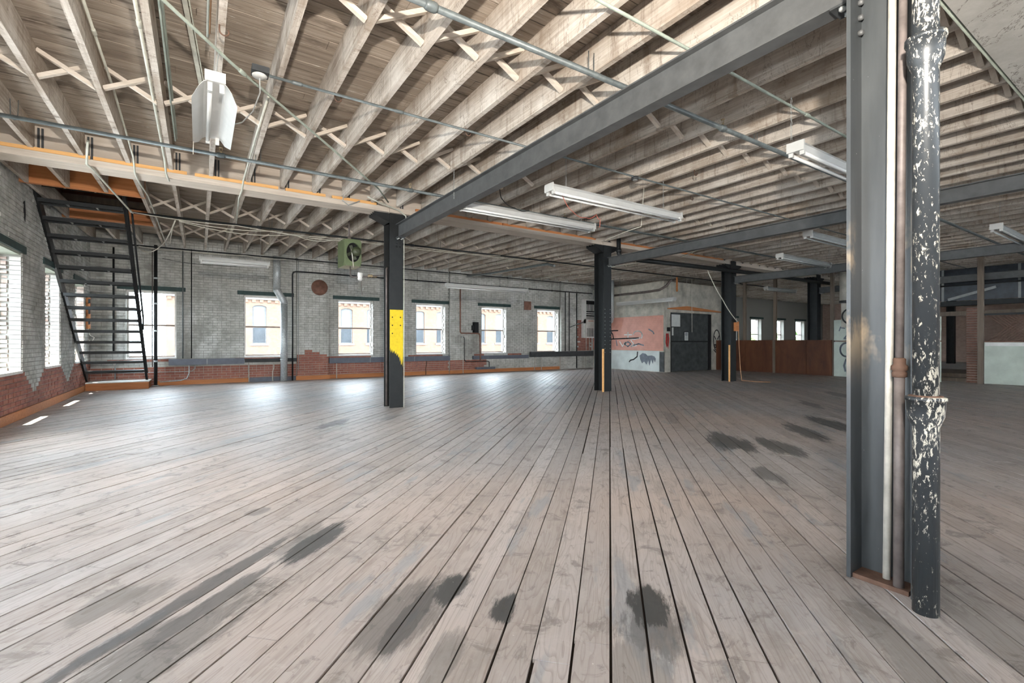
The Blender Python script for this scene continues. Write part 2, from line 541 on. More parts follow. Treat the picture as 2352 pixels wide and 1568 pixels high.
X0, X1, Y0, Y1 = -2.23, 36.0, -6.0, 15.4
def zb(y):           # underside of the joists: flat, then rising gently past the girder
    return 3.48 + max(0.0, y - 8.1) * 0.0235
JH = 0.29            # joist depth

# ================================================================== FLOOR
floor = MB().box(X0 - .4, X1 + .4, Y0 - .4, Y1 + .4, -0.20, -0.014).build('floor', 'floor_gap', kind='structure')
PW, S2 = 0.139, math.sqrt(2)
boards = []
rnd = random.Random(3)
vmin, vmax = (Y0 - X1) / S2, (Y1 - X0) / S2
iv = math.floor(vmin / PW)
while iv * PW < vmax:
    v0 = iv * PW
    vc = v0 + PW / 2
    ua = max(vc + X0 * S2, -vc + Y0 * S2) - 0.05
    ub = min(vc + X1 * S2, -vc + Y1 * S2) + 0.05
    u_ = ua - rnd.uniform(0, 3.0)
    while u_ < ub:
        L = rnd.uniform(2.8, 5.2)
        a_, b_ = max(u_, ua), min(u_ + L, ub)
        if b_ - a_ > 0.12:
            boards.append((a_, b_, v0, rnd.uniform(-0.0016, 0.0016)))
        u_ += L
    iv += 1
def brd_seen(b):
    best = 99
    for k in range(7):
        uu = b[0] + (b[1] - b[0]) * k / 6
        vv = b[2] + PW / 2
        p = ((uu - vv) / S2, (uu + vv) / S2, 0)
        if in_view(p): best = min(best, math.hypot(p[0], p[1]))
    return best
boards = sorted(((brd_seen(b), b) for b in boards), key=lambda t: t[0])
um = unit('floor_wood')
rest = MB()
for k, (d, (a_, b_, v0, dz)) in enumerate(boards):
    g = rnd.choice((.005, .006, .008, .010, .014))
    if k < 300:
        o = part(um, 'plank', floor, ((a_ - v0) / S2, (a_ + v0) / S2, -0.03), (0, 0, R(45)), (b_ - a_ - 0.003, PW - g, 0.03 + dz))
    else:
        q = [(a_, v0), (b_ - 0.003, v0), (b_ - 0.003, v0 + PW - g), (a_, v0 + PW - g)]
        rest.prism([((x - y) / S2, (x + y) / S2) for x, y in q], lambda x, y, t: (x, y, -0.03 + t), 0.03 + dz)
rest.build('plank', 'floor_wood', floor, kind='stuff')

# ================================================================== CEILING
ceiling = thing('ceiling', 'timber roof ceiling of whitewashed joists and boards', 'ceiling')
for k_ in ('label', 'category'): del ceiling[k_]
ceiling['kind'] = 'structure'
mb = MB()
mb.box(X0 - .4, X1 + .4, Y0 - .4, 8.1, 3.815, 3.95)
mb.build('roof_sheathing', 'post_wood', ceiling)
def slab(x0, x1, y0, y1):
    z0_, z1_ = zb(y0) + JH + .045, zb(y1) + JH + .045
    MB().add([(x0, y0, z0_), (x1, y0, z0_), (x1, y1, z1_), (x0, y1, z1_),
              (x0, y0, z0_ + .13), (x1, y0, z0_ + .13), (x1, y1, z1_ + .13), (x0, y1, z1_ + .13)],
             [(0, 3, 2, 1), (4, 5, 6, 7), (0, 1, 5, 4), (1, 2, 6, 5), (2, 3, 7, 6), (3, 0, 4, 7)]).build('roof_sheathing', 'post_wood', ceiling)
slab(-.76, X1 + .4, 8.1, Y1 + .4)
slab(X0 - .4, -.76, 8.1, 9.95)
slab(X0 - .4, -.76, 12.53, Y1 + .4)
# dark hatch above the stairwell
mb = MB()
mb.box(X0 - .1, X0, 9.85, 12.65, 3.8, 5.2).box(-.78, -.70, 9.85, 12.65, 3.97, 5.2)
mb.box(X0, -.78, 9.83, 9.9, 3.9, 5.2).box(X0, -.78, 12.55, 12.65, 3.96, 5.2).box(X0 - .1, -.7, 9.83, 12.65, 5.2, 5.3)
mb.build('hatch_lining', 'brown_panel', ceiling)
# deck boards, each a part near the camera
DW = 0.15
um = unit('deck_wood')
rest = MB()
cand = []
y = -1.05
while y < Y1 - .02:
    x = X0 - rnd.uniform(0, 2)
    while x < X1:
        L = 0.457 * rnd.choice((5, 6, 7, 8, 9))
        a_, b_ = max(x, X0), min(x + L, X1)
        zc = zb(y + DW / 2) + JH + rnd.uniform(0.001, 0.006)
        w = min(DW, Y1 - y)
        if b_ > a_ + .1:
            # leave the stairwell open
            if 9.95 < y + w / 2 < 12.55 and a_ < -0.8:
                a_ = -0.8
            if b_ > a_ + .05:
                best = min([math.dist((a_ + (b_ - a_) * t / 5, y, zc), (0, 0, 1.15)) for t in range(6)
                            if in_view((a_ + (b_ - a_) * t / 5, y, zc))] or [99])
                cand.append((best, a_, b_, y, w, zc))
        x += L
    y += DW
cand.sort(key=lambda t: t[0])
for k, (d, a_, b_, y, w, zc) in enumerate(cand):
    if k < 300:
        part(um, 'deck_board', ceiling, (a_, y, zc), (0, 0, 0), (b_ - a_ - .003, w - rnd.uniform(.005, .013), .035))
    else:
        rest.box(a_, b_ - .003, y, y + w - .009, zc, zc + .035)
rest.build('deck_board', 'deck_wood', ceiling, kind='stuff')
# joists
JX = [0.14 + 0.457 * k for k in range(-5, 78)]
JX = [x for x in JX if x < X1 - .1]
def joist_mesh(y0, y1):
    w = 0.025
    za, zc = zb(y0), zb(y1)
    return MB().add([(-w, y0, za), (w, y0, za), (w, y0, za + JH), (-w, y0, za + JH),
                     (-w, y1, zc), (w, y1, zc), (w, y1, zc + JH), (-w, y1, zc + JH)],
                    [(0, 1, 2, 3), (4, 7, 6, 5), (0, 4, 5, 1), (1, 5, 6, 2), (2, 6, 7, 3), (3, 7, 4, 0)]).mesh('joist', 'joist_wood')
jn, jf = joist_mesh(-1.0, 7.985), joist_mesh(8.215, Y1 + .02)
js1, js2 = joist_mesh(8.215, 9.86), joist_mesh(12.62, Y1 + .02)
for x in JX:
    part(jn, 'joist', ceiling, (x, 0, 0))
    if -2.0 < x < -0.9:
        part(js1, 'joist', ceiling, (x, 0, 0)); part(js2, 'joist', ceiling, (x, 0, 0))
    else:
        part(jf, 'joist', ceiling, (x, 0, 0))
# cross bridging between joists
bx0, bx1 = 0.026, 0.431
bmesh_a = MB().bar((bx0, -.03, .035), (bx1, -.03, JH - .03), .042, .036).mesh('bridging', 'brace_wood')
bmesh_b = MB().bar((bx0, .03, JH - .03), (bx1, .03, .035), .042, .036).mesh('bridging', 'brace_wood')
rest = MB()
for yr in (1.15, 3.47, 5.85, 10.75, 13.5):
    for i, x in enumerate(JX[:-1]):
        if yr > 9 and -2.2 < x < -0.8: continue
        if x < 14.2 and yr > 2:
            part(bmesh_a, 'bridging', ceiling, (x, yr + rnd.uniform(-.05, .05), zb(yr)))
            part(bmesh_b, 'bridging', ceiling, (x, yr + rnd.uniform(-.05, .05), zb(yr)))
        else:
            rest.bar((x + bx0, yr - .03, zb(yr) + .035), (x + bx1, yr - .03, zb(yr) + JH - .03), .042, .036)
            rest.bar((x + bx0, yr + .03, zb(yr) + JH - .03), (x + bx1, yr + .03, zb(yr) + .035), .042, .036)
rest.build('bridging', 'brace_wood', ceiling, kind='stuff')
# the girder over the columns: painted web, bottom plate, stiffeners, nailers
MB().box(X0, X1, 8.0, 8.2, 3.45, 3.775).build('girder', 'plate_wood', ceiling)
xs = [X0, 2.72, 7.72, 12.72, 17.72, 22.72, 27.72, 32.72, X1]
for a_, b_ in zip(xs[:-1], xs[1:]):
    MB().box(a_ + .003, b_ - .003, 7.93, 8.27, 3.365, 3.445).build('girder_plate', 'plate_wood', ceiling)
stiff = MB().box(-.028, -.008, -.018, 0, 0, .275).box(.008, .028, -.018, 0, 0, .275).mesh('stiffener', 'steel_dark')
for x in JX[:60]:
    part(stiff, 'stiffener', ceiling, (x + .075, 8.0, 3.47))
for a_, b_ in ((-2.2, -1.15), (-1.12, -.14), (-.05, 1.0), (1.1, 1.68), (1.78, 2.5), (3.2, 5.0), (5.02, 7.5), (8.3, 10.2), (10.25, 12.4)):
    MB().box(a_, b_, 7.932, 7.975, 3.447, 3.492).build('nailer', 'fresh_wood' if b_ < 3 else 'orange_wood', ceiling)
# stairwell trimmers of newer orange timber
MB().box(X0, -0.745, 9.87, 9.95, zb(9.9), zb(9.9) + JH).build('trimmer', 'orange_wood', ceiling)
MB().box(X0, -0.745, 12.53, 12.61, zb(12.6), zb(12.6) + JH).build('trimmer', 'orange_wood', ceiling)
# cracked concrete soffit past the near column
MB().box(2.95, X1, -5.9, 1.02, 3.34, 3.78).build('concrete_soffit', 'concrete_soffit', ceiling)

# ================================================================== WALLS with bricks
CH = 0.069          # brick course
def holes_to_segments(a0, a1, z1, holes):
    """wall panels around openings: list of (a0, a1, z0, z1)"""
    out = []
    cur = a0
    for (h0, h1, hz0, hz1) in sorted(holes):
        if h0 > cur: out.append((cur, h0, 0, z1))
        out.append((h0, h1, 0, hz0))
        out.append((h0, h1, hz1, z1))
        cur = h1
    if cur < a1: out.append((cur, a1, 0, z1))
    return out

def brick_rects(a0, a1, z0, z1, holes, seed, BL=0.212):
    """running bond rectangles (a0, a1, z0, z1), cut back at openings"""
    rr = random.Random(seed)
    out = []
    row = 0
    z = z0
    while z + CH <= z1 + 1e-6:
        off = (row % 2) * BL / 2
        bl = BL / 2 if row % 6 == 5 else BL
        x = a0 - off
        while x < a1:
            p0, p1 = max(x, a0), min(x + bl, a1)
            segs = [(p0, p1)]
            for (h0, h1, hz0, hz1) in holes:
                if z + CH > hz0 + .005 and z < hz1 - .005:
                    new = []
                    for (s0, s1) in segs:
                        if s1 <= h0 or s0 >= h1: new.append((s0, s1))
                        else:
                            if s0 < h0: new.append((s0, h0))
                            if s1 > h1: new.append((h1, s1))
                    segs = new
            for (s0, s1) in segs:
                if s1 - s0 > 0.035:
                    out.append((s0 + .005, s1 - .005, z + .005, z + CH - .005))
            x += bl
        z += CH
        row += 1
    return out

# ---- window wall (far side, parallel to the x axis)
WIN_B = [(-1.55, -0.50)] + [(1.07 + 2.577 * k, 2.16 + 2.577 * k) for k in range(0, 5)]
WIN_B += [(19.12 + 2.577 * k, 20.2 + 2.577 * k) for k in range(0, 6)]
HB = [(x0, x1, 0.72, 2.47) for x0, x1 in WIN_B]
wall_back = MB()
for (p0, p1, q0, q1) in holes_to_segments(X0 - .4, X1, 4.1, HB):
    wall_back.box(p0, p1, Y1 + .008, Y1 + .38, q0, q1)
wall_back = wall_back.build('wall_back', 'mortar', kind='structure')
PIL = [(2.43, 3.33), (7.45, 8.35), (12.52, 13.35)]
for p0, p1 in PIL:
    MB().box(p0 + .006, p1 - .006, Y1 - .092, Y1 + .02, 0, 3.9).build('pilaster', 'mortar', wall_back)
def back_kind(xm, zm, rr):
    if xm < 9.0:
        lim = 0.50
        if 2.43 < xm < 3.33:                      # stepped bare patch on the pilaster
            lim = 0.66 + max(0, 0.27 - abs(xm - 2.85) * 0.62) if zm > .5 else .9
        if zm > .50 and 0.62 < zm < .72:
            for x0, x1 in WIN_B:
                if x0 - .3 < xm < x1 - .1: lim = .72
        if zm < lim: return 'red_brick'
        return 'painted_brick'
    if 13.35 < xm < 14.3 and .75 < zm < 2.1 and xm > 13.5 + rr.uniform(-.1, .1): return 'red_brick'
    if zm < .7 and 9.9 < xm < 10.6 and zm > .6: return 'red_brick'
    return 'painted_brick'
rr = random.Random(5)
rects = []
for (s0, s1, q0, q1) in brick_rects(X0, 20.0, 0.0, 3.93, HB + [(p0, p1, 0, 4) for p0, p1 in PIL], 1):
    rects.append((s0, s1, q0, q1, Y1))
for p0, p1 in PIL:
    for (s0, s1, q0, q1) in brick_rects(p0, p1, 0.0, 3.93, [], 2):
        rects.append((s0, s1, q0, q1, Y1 - .10))
red = [t for t in rects if back_kind((t[0] + t[1]) / 2, (t[2] + t[3]) / 2, random.Random(int(t[0] * 91 + t[2] * 577))) == 'red_brick']
redset = set(id(t) for t in red)
rest = {'painted_brick': MB(), 'red_brick': MB()}
nsep = 0
red_near = sorted(red, key=lambda t: math.hypot(t[0], 15.4))
sep_ids = set(id(t) for t in red_near[:170])
white_rng = random.Random(8)
pb = [t for t in rects if id(t) not in redset and t[0] < 5 and t[2] < 3.4]
white_rng.shuffle(pb)
sep_ids |= set(id(t) for t in pb[:125])
for t in rects:
    s0, s1, q0, q1, yf = t
    kind = 'red_brick' if id(t) in redset else 'painted_brick'
    d = rr.uniform(0.0, 0.006)
    if id(t) in sep_ids:
        part(unit(kind), 'brick', wall_back, (s0, yf - d, q0), (0, 0, 0), (s1 - s0, 0.05, q1 - q0))
    else:
        rest[kind].box(s0, s1, yf - d, yf + .02, q0, q1)
for kind, mb in rest.items():
    mb.build('brick', kind, wall_back, kind='stuff')

# ---- left wall (parallel to the y axis)
WIN_L = [(-4.95, -3.95), (-2.65, -1.65), (-.35, .65), (2.0, 3.0), (4.35, 5.35), (6.7, 7.7), (9.03, 10.05), (11.35, 12.4), (13.7, 14.72)]
HL = [(y0, y1, 0.70, 2.48) for y0, y1 in WIN_L]
mb = MB()
for (p0, p1, q0, q1) in holes_to_segments(Y0 - .4, Y1 + .4, 4.1, HL):
    mb.box(X0 - .38, X0 - .008, p0, p1, q0, q1)
wall_left = mb.build('wall_left', 'mortar', kind='structure')
MB().prism([(10.10, 3.27), (10.16, 3.30), (10.20, 3.1), (10.17, 2.98), (10.12, 3.02)], lambda a_, b_, t: (X0 + .0085 - t, a_, b_), .008).build('wall_hole', 'dark_void', wall_left)
def left_kind(ym, zm):
    lim = 0.68
    for yc, hw in ((10.72, .62), (13.05, .60), (8.4, .6)):          # painted tongues run down between windows
        k = 1 - abs(ym - yc) / hw
        if k > 0: lim = min(lim, 0.72 - k * 0.42)
    return 'red_brick' if zm < lim else 'painted_brick'
rects = brick_rects(2.0, Y1, 0.0, 3.75, HL, 4)
rest = {'painted_brick': MB(), 'red_brick': MB()}
rects = [t for t in rects]
vis = sorted([t for t in rects if in_view((X0, (t[0] + t[1]) / 2, (t[2] + t[3]) / 2))], key=lambda t: t[0] + abs(t[2] - .5) * 1.2)
sep_ids = set(id(t) for t in vis[:240])
for t in rects:
    s0, s1, q0, q1 = t
    kind = left_kind((s0 + s1) / 2, (q0 + q1) / 2)
    d = rr.uniform(0.0, 0.007)
    if id(t) in sep_ids:
        part(unit(kind), 'brick', wall_left, (X0 - .05 + d, s0, q0), (0, 0, 0), (0.05, s1 - s0, q1 - q0))
    else:
        rest[kind].box(X0 - .02, X0 + d, s0, s1, q0, q1)
# broken brick jambs of the openings, seen edge on
jamb = MB()
for (y0, y1) in WIN_L[4:]:
    k = 0
    while 0.70 + (k + 1) * CH < 2.44:
        z = 0.70 + k * CH
        d = rr.uniform(0.0, 0.012)
        part(unit('white_brick'), 'brick', wall_left, (X0 - .135, y1 - .012 - d, z + .005), (0, 0, 0), (0.125, .03 + d, CH - .011)) if 8 < y0 < 12 else jamb.box(X0 - .135, X0 - .01, y1 - .012 - d, y1 + .02, z + .005, z + CH - .006)
        for xa, xb in ((X0 - .235, X0 - .145),):
            d = rr.uniform(0.0, 0.05)
            jamb.box(xa + rr.uniform(0, .02), xb - rr.uniform(0, .02), y1 - .005 - d, y1 + .02, z + rr.uniform(.004, .02), z + CH - rr.uniform(.005, .02))
        k += 1
jamb.build('brick', 'rough_brick', wall_left, kind='stuff')
for kind, mb in rest.items():
    mb.build('brick', kind, wall_left, kind='stuff')
jamb = MB()
for (x0, x1) in WIN_B[1:6]:
    k = 0
    while 0.72 + (k + 1) * CH < 2.44:
        z = 0.72 + k * CH
        jamb.box(x1 - rr.uniform(0, .012), x1 + .02, Y1 + .01, Y1 + .10, z + .005, z + CH - .005)
        jamb.box(x1 - rr.uniform(0, .04), x1 + .02, Y1 + .11, Y1 + .17, z + .005, z + CH - .005)
        k += 1
jamb.build('brick', 'white_brick', wall_back, kind='stuff')

# ---- walls behind the camera and at the far end of the hall
WIN_F = [(-1.42 + 2.58 * k, -.38 + 2.58 * k, .72, 2.47) for k in range(11)]
mb = MB()
for (p0, p1, q0, q1) in holes_to_segments(X0 - .4, X1, 4.1, WIN_F):
    mb.box(p0, p1, Y0 - .38, Y0, q0, q1)
mb.build('wall_front', 'painted_brick', kind='structure')
wall_right = MB().box(X1 - .4, X1, Y0, Y1 + .4, 0, 4.1).build('wall_right', 'pink_brick', kind='structure')

# ---- baseboards
def bb(name, mat, *b):
    return MB().box(*b).build(name, mat, kind='structure')
bb('baseboard_left', 'orange_wood', X0, X0 + .03, 5.5, 14.55, 0, .135)
bb('baseboard_back_1', 'orange_wood', -0.95, 1.18, Y1 - .035, Y1, 0, .115)
bb('baseboard_back_2', 'raceway_blue', 1.19, 2.42, Y1 - .03, Y1, 0, .12)
bb('baseboard_back_3', 'orange_wood', 2.40, 3.36, Y1 - .135, Y1 - .1, 0, .125)
bb('baseboard_back_4', 'orange_wood', 3.37, 7.44, Y1 - .035, Y1, 0, .12)
bb('baseboard_back_5', 'orange_wood', 7.43, 8.37, Y1 - .13, Y1 - .1, 0, .12)
bb('baseboard_back_6', 'orange_wood', 8.38, 12.5, Y1 - .035, Y1, 0, .12)

# ================================================================== WINDOWS
def window_back(i, x0, x1, detail=True):
    w = thing('window_%d' % i, '', '', ((x0 + x1) / 2, Y1 + .2, .72))
    del w['label']; del w['category']
    w['kind'] = 'structure'
    ya, yb = Y1 + .20, Y1 + .26
    z0, z1, zm = .72, 2.47, 1.575
    fm = 'sash_white'
    MB().box(x0, x1, Y1 - .012, Y1 + .27, z0 - .03, z0 + .012).build('sill', 'white_paint', w)
    MB().box(x0, x0 + .045, ya, yb, z0, z1).build('jamb', fm, w)
    MB().box(x1 - .045, x1, ya, yb, z0, z1).build('jamb', fm, w)
    MB().box(x0 + .045, x1 - .045, ya, yb, z1 - .05, z1).build('head', fm, w)
    MB().box(x0 + .045, x1 - .045, ya, yb, z0 + .012, z0 + .055).build('bottom_rail', 'sash_brown', w)
    MB().box(x0 + .045, x1 - .045, ya - .01, yb, zm - .022, zm + .022).build('meeting_rail', 'sash_brown', w)
    for q0, q1 in ((z0 + .055, zm - .022), (zm + .022, z1 - .05)):
        MB().box(x0 + .045, x1 - .045, ya + .025, ya + .031, q0, q1).build('pane', 'pane_glass', w)
    if detail:
        lm = MB()
        lm.box(x0 - .17, x1 + .20, Y1 - .022, Y1 + .2, z1 + .005, z1 + .115)
        lm.build('lintel', 'lintel_green', w)
    return w
for i, (x0, x1) in enumerate(WIN_B):
    window_back(i + 1, x0, x1, True)
def window_left(i, y0, y1):
    w = thing('window_%d' % i, '', '', (X0 - .2, (y0 + y1) / 2, .70))
    del w['label']; del w['category']
    w['kind'] = 'structure'
    xa, xb = X0 - .30, X0 - .24
    z0, z1, zm = .70, 2.48, 1.575
    MB().box(X0 - .27, X0 + .012, y0, y1, z0 - .03, z0 + .012).build('sill', 'white_paint', w)
    MB().box(xa, xb, y0, y0 + .045, z0, z1).build('jamb', 'sash_white', w)
    MB().box(xa, xb, y1 - .045, y1, z0, z1).build('jamb', 'sash_white', w)
    MB().box(xa, xb, y0 + .045, y1 - .045, z1 - .05, z1).build('head', 'sash_white', w)
    MB().box(xa, xb, y0 + .045, y1 - .045, z0 + .012, z0 + .055).build('bottom_rail', 'sash_brown', w)
    MB().box(xa, xb, y0 + .045, y1 - .045, zm - .022, zm + .022).build('meeting_rail', 'sash_brown', w)
    for q0, q1 in ((z0 + .055, zm - .022), (zm + .022, z1 - .05)):
        MB().box(xa + .025, xa + .031, y0 + .045, y1 - .045, q0, q1).build('pane', 'pane_glass', w)
    MB().box(X0 - .2, X0 + .02, y0 - .16, y1 + .14, z1 + .005, z1 + .115).build('lintel', 'lintel_green', w)
    MB().box(X0 - .24, X0 - .02, y0, y1, z1 - .03, z1 + .004).build('soffit_board', 'conduit_green', w)
for i, (y0, y1) in enumerate(WIN_L[4:]):
    window_left(20 + i, y0, y1)

# ================================================================== STEEL COLUMNS AND BEAMS
def bolt_mb(p, axis='y', r=.014, h=.014):
    return MB().lathe([(r, 0), (r, h * .7), (r * .6, h)], p, axis, 8)

def column(label, cx, cy, mat, fw=.24, dep=.31, top=3.46, caps=True):
    c = thing('steel_column', label, 'column', (cx, cy, 0), 'steel columns holding up the roof girder')
    ft = .018
    MB().box(cx - fw / 2, cx + fw / 2, cy - dep / 2, cy - dep / 2 + ft, 0, top).build('flange', mat, c)
    MB().box(cx - fw / 2, cx + fw / 2, cy + dep / 2 - ft, cy + dep / 2, 0, top).build('flange', mat, c)
    MB().box(cx - .007, cx + .007, cy - dep / 2 + ft, cy + dep / 2 - ft, 0, top).build('web', mat, c)
    if caps:
        for s in (-1, 1):
            b = MB()
            poly = [(fw / 2 + .002, 3.22), (fw / 2 + .25, 3.325), (fw / 2 + .27, 3.36), (fw / 2 + .002, 3.36)]
            b.prism(poly, lambda a_, b_, t: (cx + s * a_, cy - dep / 2 + .01 + t, b_), .016)
            b.prism(poly, lambda a_, b_, t: (cx + s * a_, cy + dep / 2 - .03 + t, b_), .016)
            b.prism(poly, lambda a_, b_, t: (cx + s * a_, cy - .05 + t, b_), .016)
            b.prism(poly, lambda a_, b_, t: (cx + s * a_, cy + .04 + t, b_), .016)
            b.build('bracket', mat, c)
            MB().bar((cx + s * (fw / 2 + .002), cy, 3.21), (cx + s * (fw / 2 + .27), cy, 3.325), dep - .02, .014).build('bracket_plate', mat, c)
    return c

near = column('wide grey steel column close to the camera with pipes in its recess', 2.78, .905, 'column_paint', .26, .27, 3.46, False)
for z in (2.68, 2.755, 2.83, 2.905):
    bolt_mb((2.74, 1.022, z), 'y', .014, -.022).build('bolt', 'steel_beam', near)
MB().box(2.665, 2.90, .80, 1.02, 0, .022).build('base_plate', 'rust', near)
c1 = column('dark steel column with a yellow paint patch and drips', 2.863, 8.145, 'steel_black')
# yellow patch on the face towards the room
poly = [(2.745, 1.70), (2.982, 1.70), (2.982, .83), (2.975, .70), (2.968, .86), (2.955, .76), (2.945, .74), (2.938, .90), (2.925, .80), (2.915, .90),
        (2.90, .87), (2.885, .95), (2.87, .90), (2.855, .97), (2.84, .93), (2.82, 1.0), (2.80, .95), (2.78, 1.02), (2.765, .96), (2.755, 1.05), (2.745, .99)]
p = MB().prism(poly, lambda a_, b_, t: (a_, 7.9885 - t, b_), .0015).build('paint_patch', 'yellow_paint', c1)
p['label'] = 'yellow paint patch with drips'
for z in (1.57, 1.43, 1.29):
    for x in (2.79, 2.935):
        if (x, z) != (2.935, 1.29):
            MB().lathe([(.012, 0), (.010, -.004)], (x, 7.987, z), 'y', 8).build('bolt', 'black_paint', c1)
for dx in (-.03, .03):
    for z in (2.80, 2.86, 2.92):
        MB().lathe([(.016, 0), (.016, -.012), (.009, -.018)], (2.90 + dx, 7.989, z), 'y', 8).build('rivet', 'steel_black', c1)
c2 = column('dark steel column beside the white wall heater', 7.885, 8.10, 'steel_black', .245)
for z in [0.9 + .09 * k for k in range(12)]:
    for x in (7.80, 7.965):
        MB().lathe([(.009, 0), (.007, -.005)], (x, 7.944, z), 'y', 6).build('rivet', 'enamel_grey', c2)
column('dark steel column to the right of the freight door', 12.87, 8.06, 'steel_black', .25)
column('dark steel column in front of the rusty brown partition', 17.93, 8.03, 'steel_black', .27)
column('far black steel column framed by the opening beside the near column', 32.9, 8.1, 'steel_black', .27)

def beam(label, cx, y0, y1, zlo, zhi, fw=.115):
    b = thing('steel_beam', label, 'beam', (cx, (y0 + y1) / 2, zlo), 'grey steel beams between columns')
    MB().box(cx - fw / 2, cx + fw / 2, y0, y1, zlo, zlo + .012).build('bottom_flange', 'steel_beam', b)
    MB().box(cx - fw / 2, cx + fw / 2, y0, y1, zhi - .012, zhi).build('top_flange', 'steel_beam', b)
    MB().box(cx - .006, cx + .006, y0, y1, zlo + .012, zhi - .012).build('web', 'steel_beam', b)
    for ye, s in ((y0, 1), (y1, -1)):
        MB().box(cx - fw / 2 - .005, cx + fw / 2 + .005, min(ye, ye + s * .15), max(ye, ye + s * .15), zlo - .013, zlo - .0005).build('seat_angle', 'steel_dark', b)
        for q in (.04, .10):
            for dx in (-.035, .035):
                MB().lathe([(.018, 0), (.018, -.012), (.01, -.018)], (cx + dx, ye + s * q, zlo - .013), 'z', 8).build('bolt', 'enamel_grey', b)
    return b
beam('long grey steel beam running from the near column to the yellow marked column', 2.905, 1.045, 7.985, 2.945, 3.185)
beam('grey steel beam reaching the column beside the wall heater', 7.92, -1.0, 7.94, 2.90, 3.085)
beam('grey steel beam reaching the column right of the freight door', 12.9, -1.0, 7.89, 2.83, 3.02)
beam('grey steel beam reaching the column before the brown partition', 17.95, -1.0, 7.87, 2.83, 3.02)

# ================================================================== PIPES ON THE NEAR COLUMN
px_, py_ = 2.575, .715
soil = thing('soil_pipe', 'black cast iron pipe flecked with cream paint beside the near column', 'pipe', (px_, py_, 0))
MB().lathe([(.046, 0), (.046, .79), (.050, .80), (.062, .835), (.066, .90), (.070, .90), (.070, .915), (.05, .918)], (px_, py_, 0), 'z', 24).build('lower_length', 'chipped_paint', soil)
MB().lathe([(.045, .90), (.045, 2.30), (.050, 2.31), (.062, 2.345), (.066, 2.42), (.071, 2.42), (.071, 2.44), (.05, 2.443)], (px_, py_, 0), 'z', 24).build('upper_length', 'chipped_paint', soil)
MB().lathe([(.045, 2.42), (.045, 3.34)], (px_, py_, 0), 'z', 24).build('top_length', 'chipped_paint', soil)
MB().lathe([(.052, 0), (.058, .006), (.058, .016), (.047, .018)], (px_, py_, .905), 'z', 24).build('caulking', 'rust', soil)
tag(MB().tube([(2.735, .905, 0), (2.735, .893, 1.2), (2.725, .875, 3.46)], .0165, 12).build('conduit', 'conduit_white'),
    'chalky white conduit in the recess of the near column', 'conduit')
br = thing('riser_pipe', 'brown iron riser pipe with a rusty union in the near column recess', 'pipe', (2.68, .845, 0))
MB().tube([(2.69, .845, 0), (2.685, .84, 1.04)], .021, 12).build('lower_length', 'pipe_brown', br)
MB().tube([(2.685, .84, 1.04), (2.70, .825, 3.46)], .0165, 12).build('upper_length', 'pipe_brown', br)
MB().lathe([(.022, 0), (.029, .004), (.029, .022), (.024, .03), (.032, .034), (.032, .052), (.024, .06), (.024, .085), (.018, .09)], (2.685, .84, .985), 'z', 10).build('union', 'rust', br)
tag(MB().tube([(2.665, .735, 0), (2.665, .735, 3.46)], .012, 10).build('conduit', 'steel_dark'),
    'thin grey conduit between the near column and the flecked pipe', 'conduit')

# ================================================================== OVERHEAD PIPES
def run(name, label, cat, pts, r, mat, rings=(), n=10, hangers=(), ringmat=None):
    """a straight run of pipe with couplings and hangers as parts"""
    if not rings and not hangers:
        return tag(MB().tube(pts, r, n).build(name, mat), label, cat)
    t = thing(name, label, cat, pts[0])
    MB().tube(pts, r, n).build('tube', mat, t)
    d = (Vector(pts[-1]) - Vector(pts[0])).normalized()
    for q in rings:
        p = Vector(q)
        MB().tube([p - d * .045, p - d * .03, p + d * .03, p + d * .045], [r * 1.15, r * 1.45, r * 1.45, r * 1.15], n).build('coupling', ringmat or mat, t)
    for q in hangers:
        p = Vector(q)
        zt = zb(p.y) + .10
        h = MB().tube([(p.x - .03, p.y, zt), (p.x - r - .004, p.y, p.z)] + [(p.x + (r + .004) * math.cos(a_), p.y, p.z + (r + .004) * math.sin(a_)) for a_ in (math.pi * 1.25, math.pi * 1.5, math.pi * 1.75)] +
                      [(p.x + r + .004, p.y, p.z), (p.x + .03, p.y, zt)], .004, 5)
        h.build('hanger', 'pipe_dark', t)
    return t
def sprinkler(t, x, y, z, up=True):
    s = 1 if up else -1
    b = MB().lathe([(.012, 0), (.012, s * .03), (.008, s * .035)], (x, y, z), 'z', 8)
    b.bar((x - .014, y, z + s * .035), (x - .014, y, z + s * .07), .004, .006, (1, 0, 0))
    b.bar((x + .014, y, z + s * .035), (x + .014, y, z + s * .07), .004, .006, (1, 0, 0))
    b.lathe([(.003, s * .07), (.022, s * .072), (.022, s * .076)], (x, y, z), 'z', 10)
    b.build('sprinkler_head', 'brass', t)
t = run('sprinkler_pipe', 'thick dark sprinkler pipe crossing under the joists above the near beam', 'pipe',
        [(-2.2, 2.96, 3.40), (20, 2.96, 3.40)], .024, 'pipe_dark', [(1.30, 2.96, 3.40), (4.62, 2.96, 3.40), (8.2, 2.96, 3.40)], 10, [(2.75, 2.96, 3.4), (5.25, 2.96, 3.4), (9.4, 2.96, 3.4)])
for x in (1.31, 4.62, 8.2): sprinkler(t, x, 2.96, 3.42)
t = run('sprinkler_pipe', 'dark sprinkler pipe passing just behind the hanging reflector light', 'pipe',
        [(-2.2, 6.73, 3.40), (16.5, 6.73, 3.40)], .022, 'pipe_dark', [(0.22, 6.73, 3.40), (2.62, 6.73, 3.4), (5.6, 6.73, 3.4), (8.7, 6.73, 3.4)], 10,
        [(-1.55, 6.73, 3.4), (.62, 6.73, 3.4), (6.1, 6.73, 3.4), (9.9, 6.73, 3.4)])
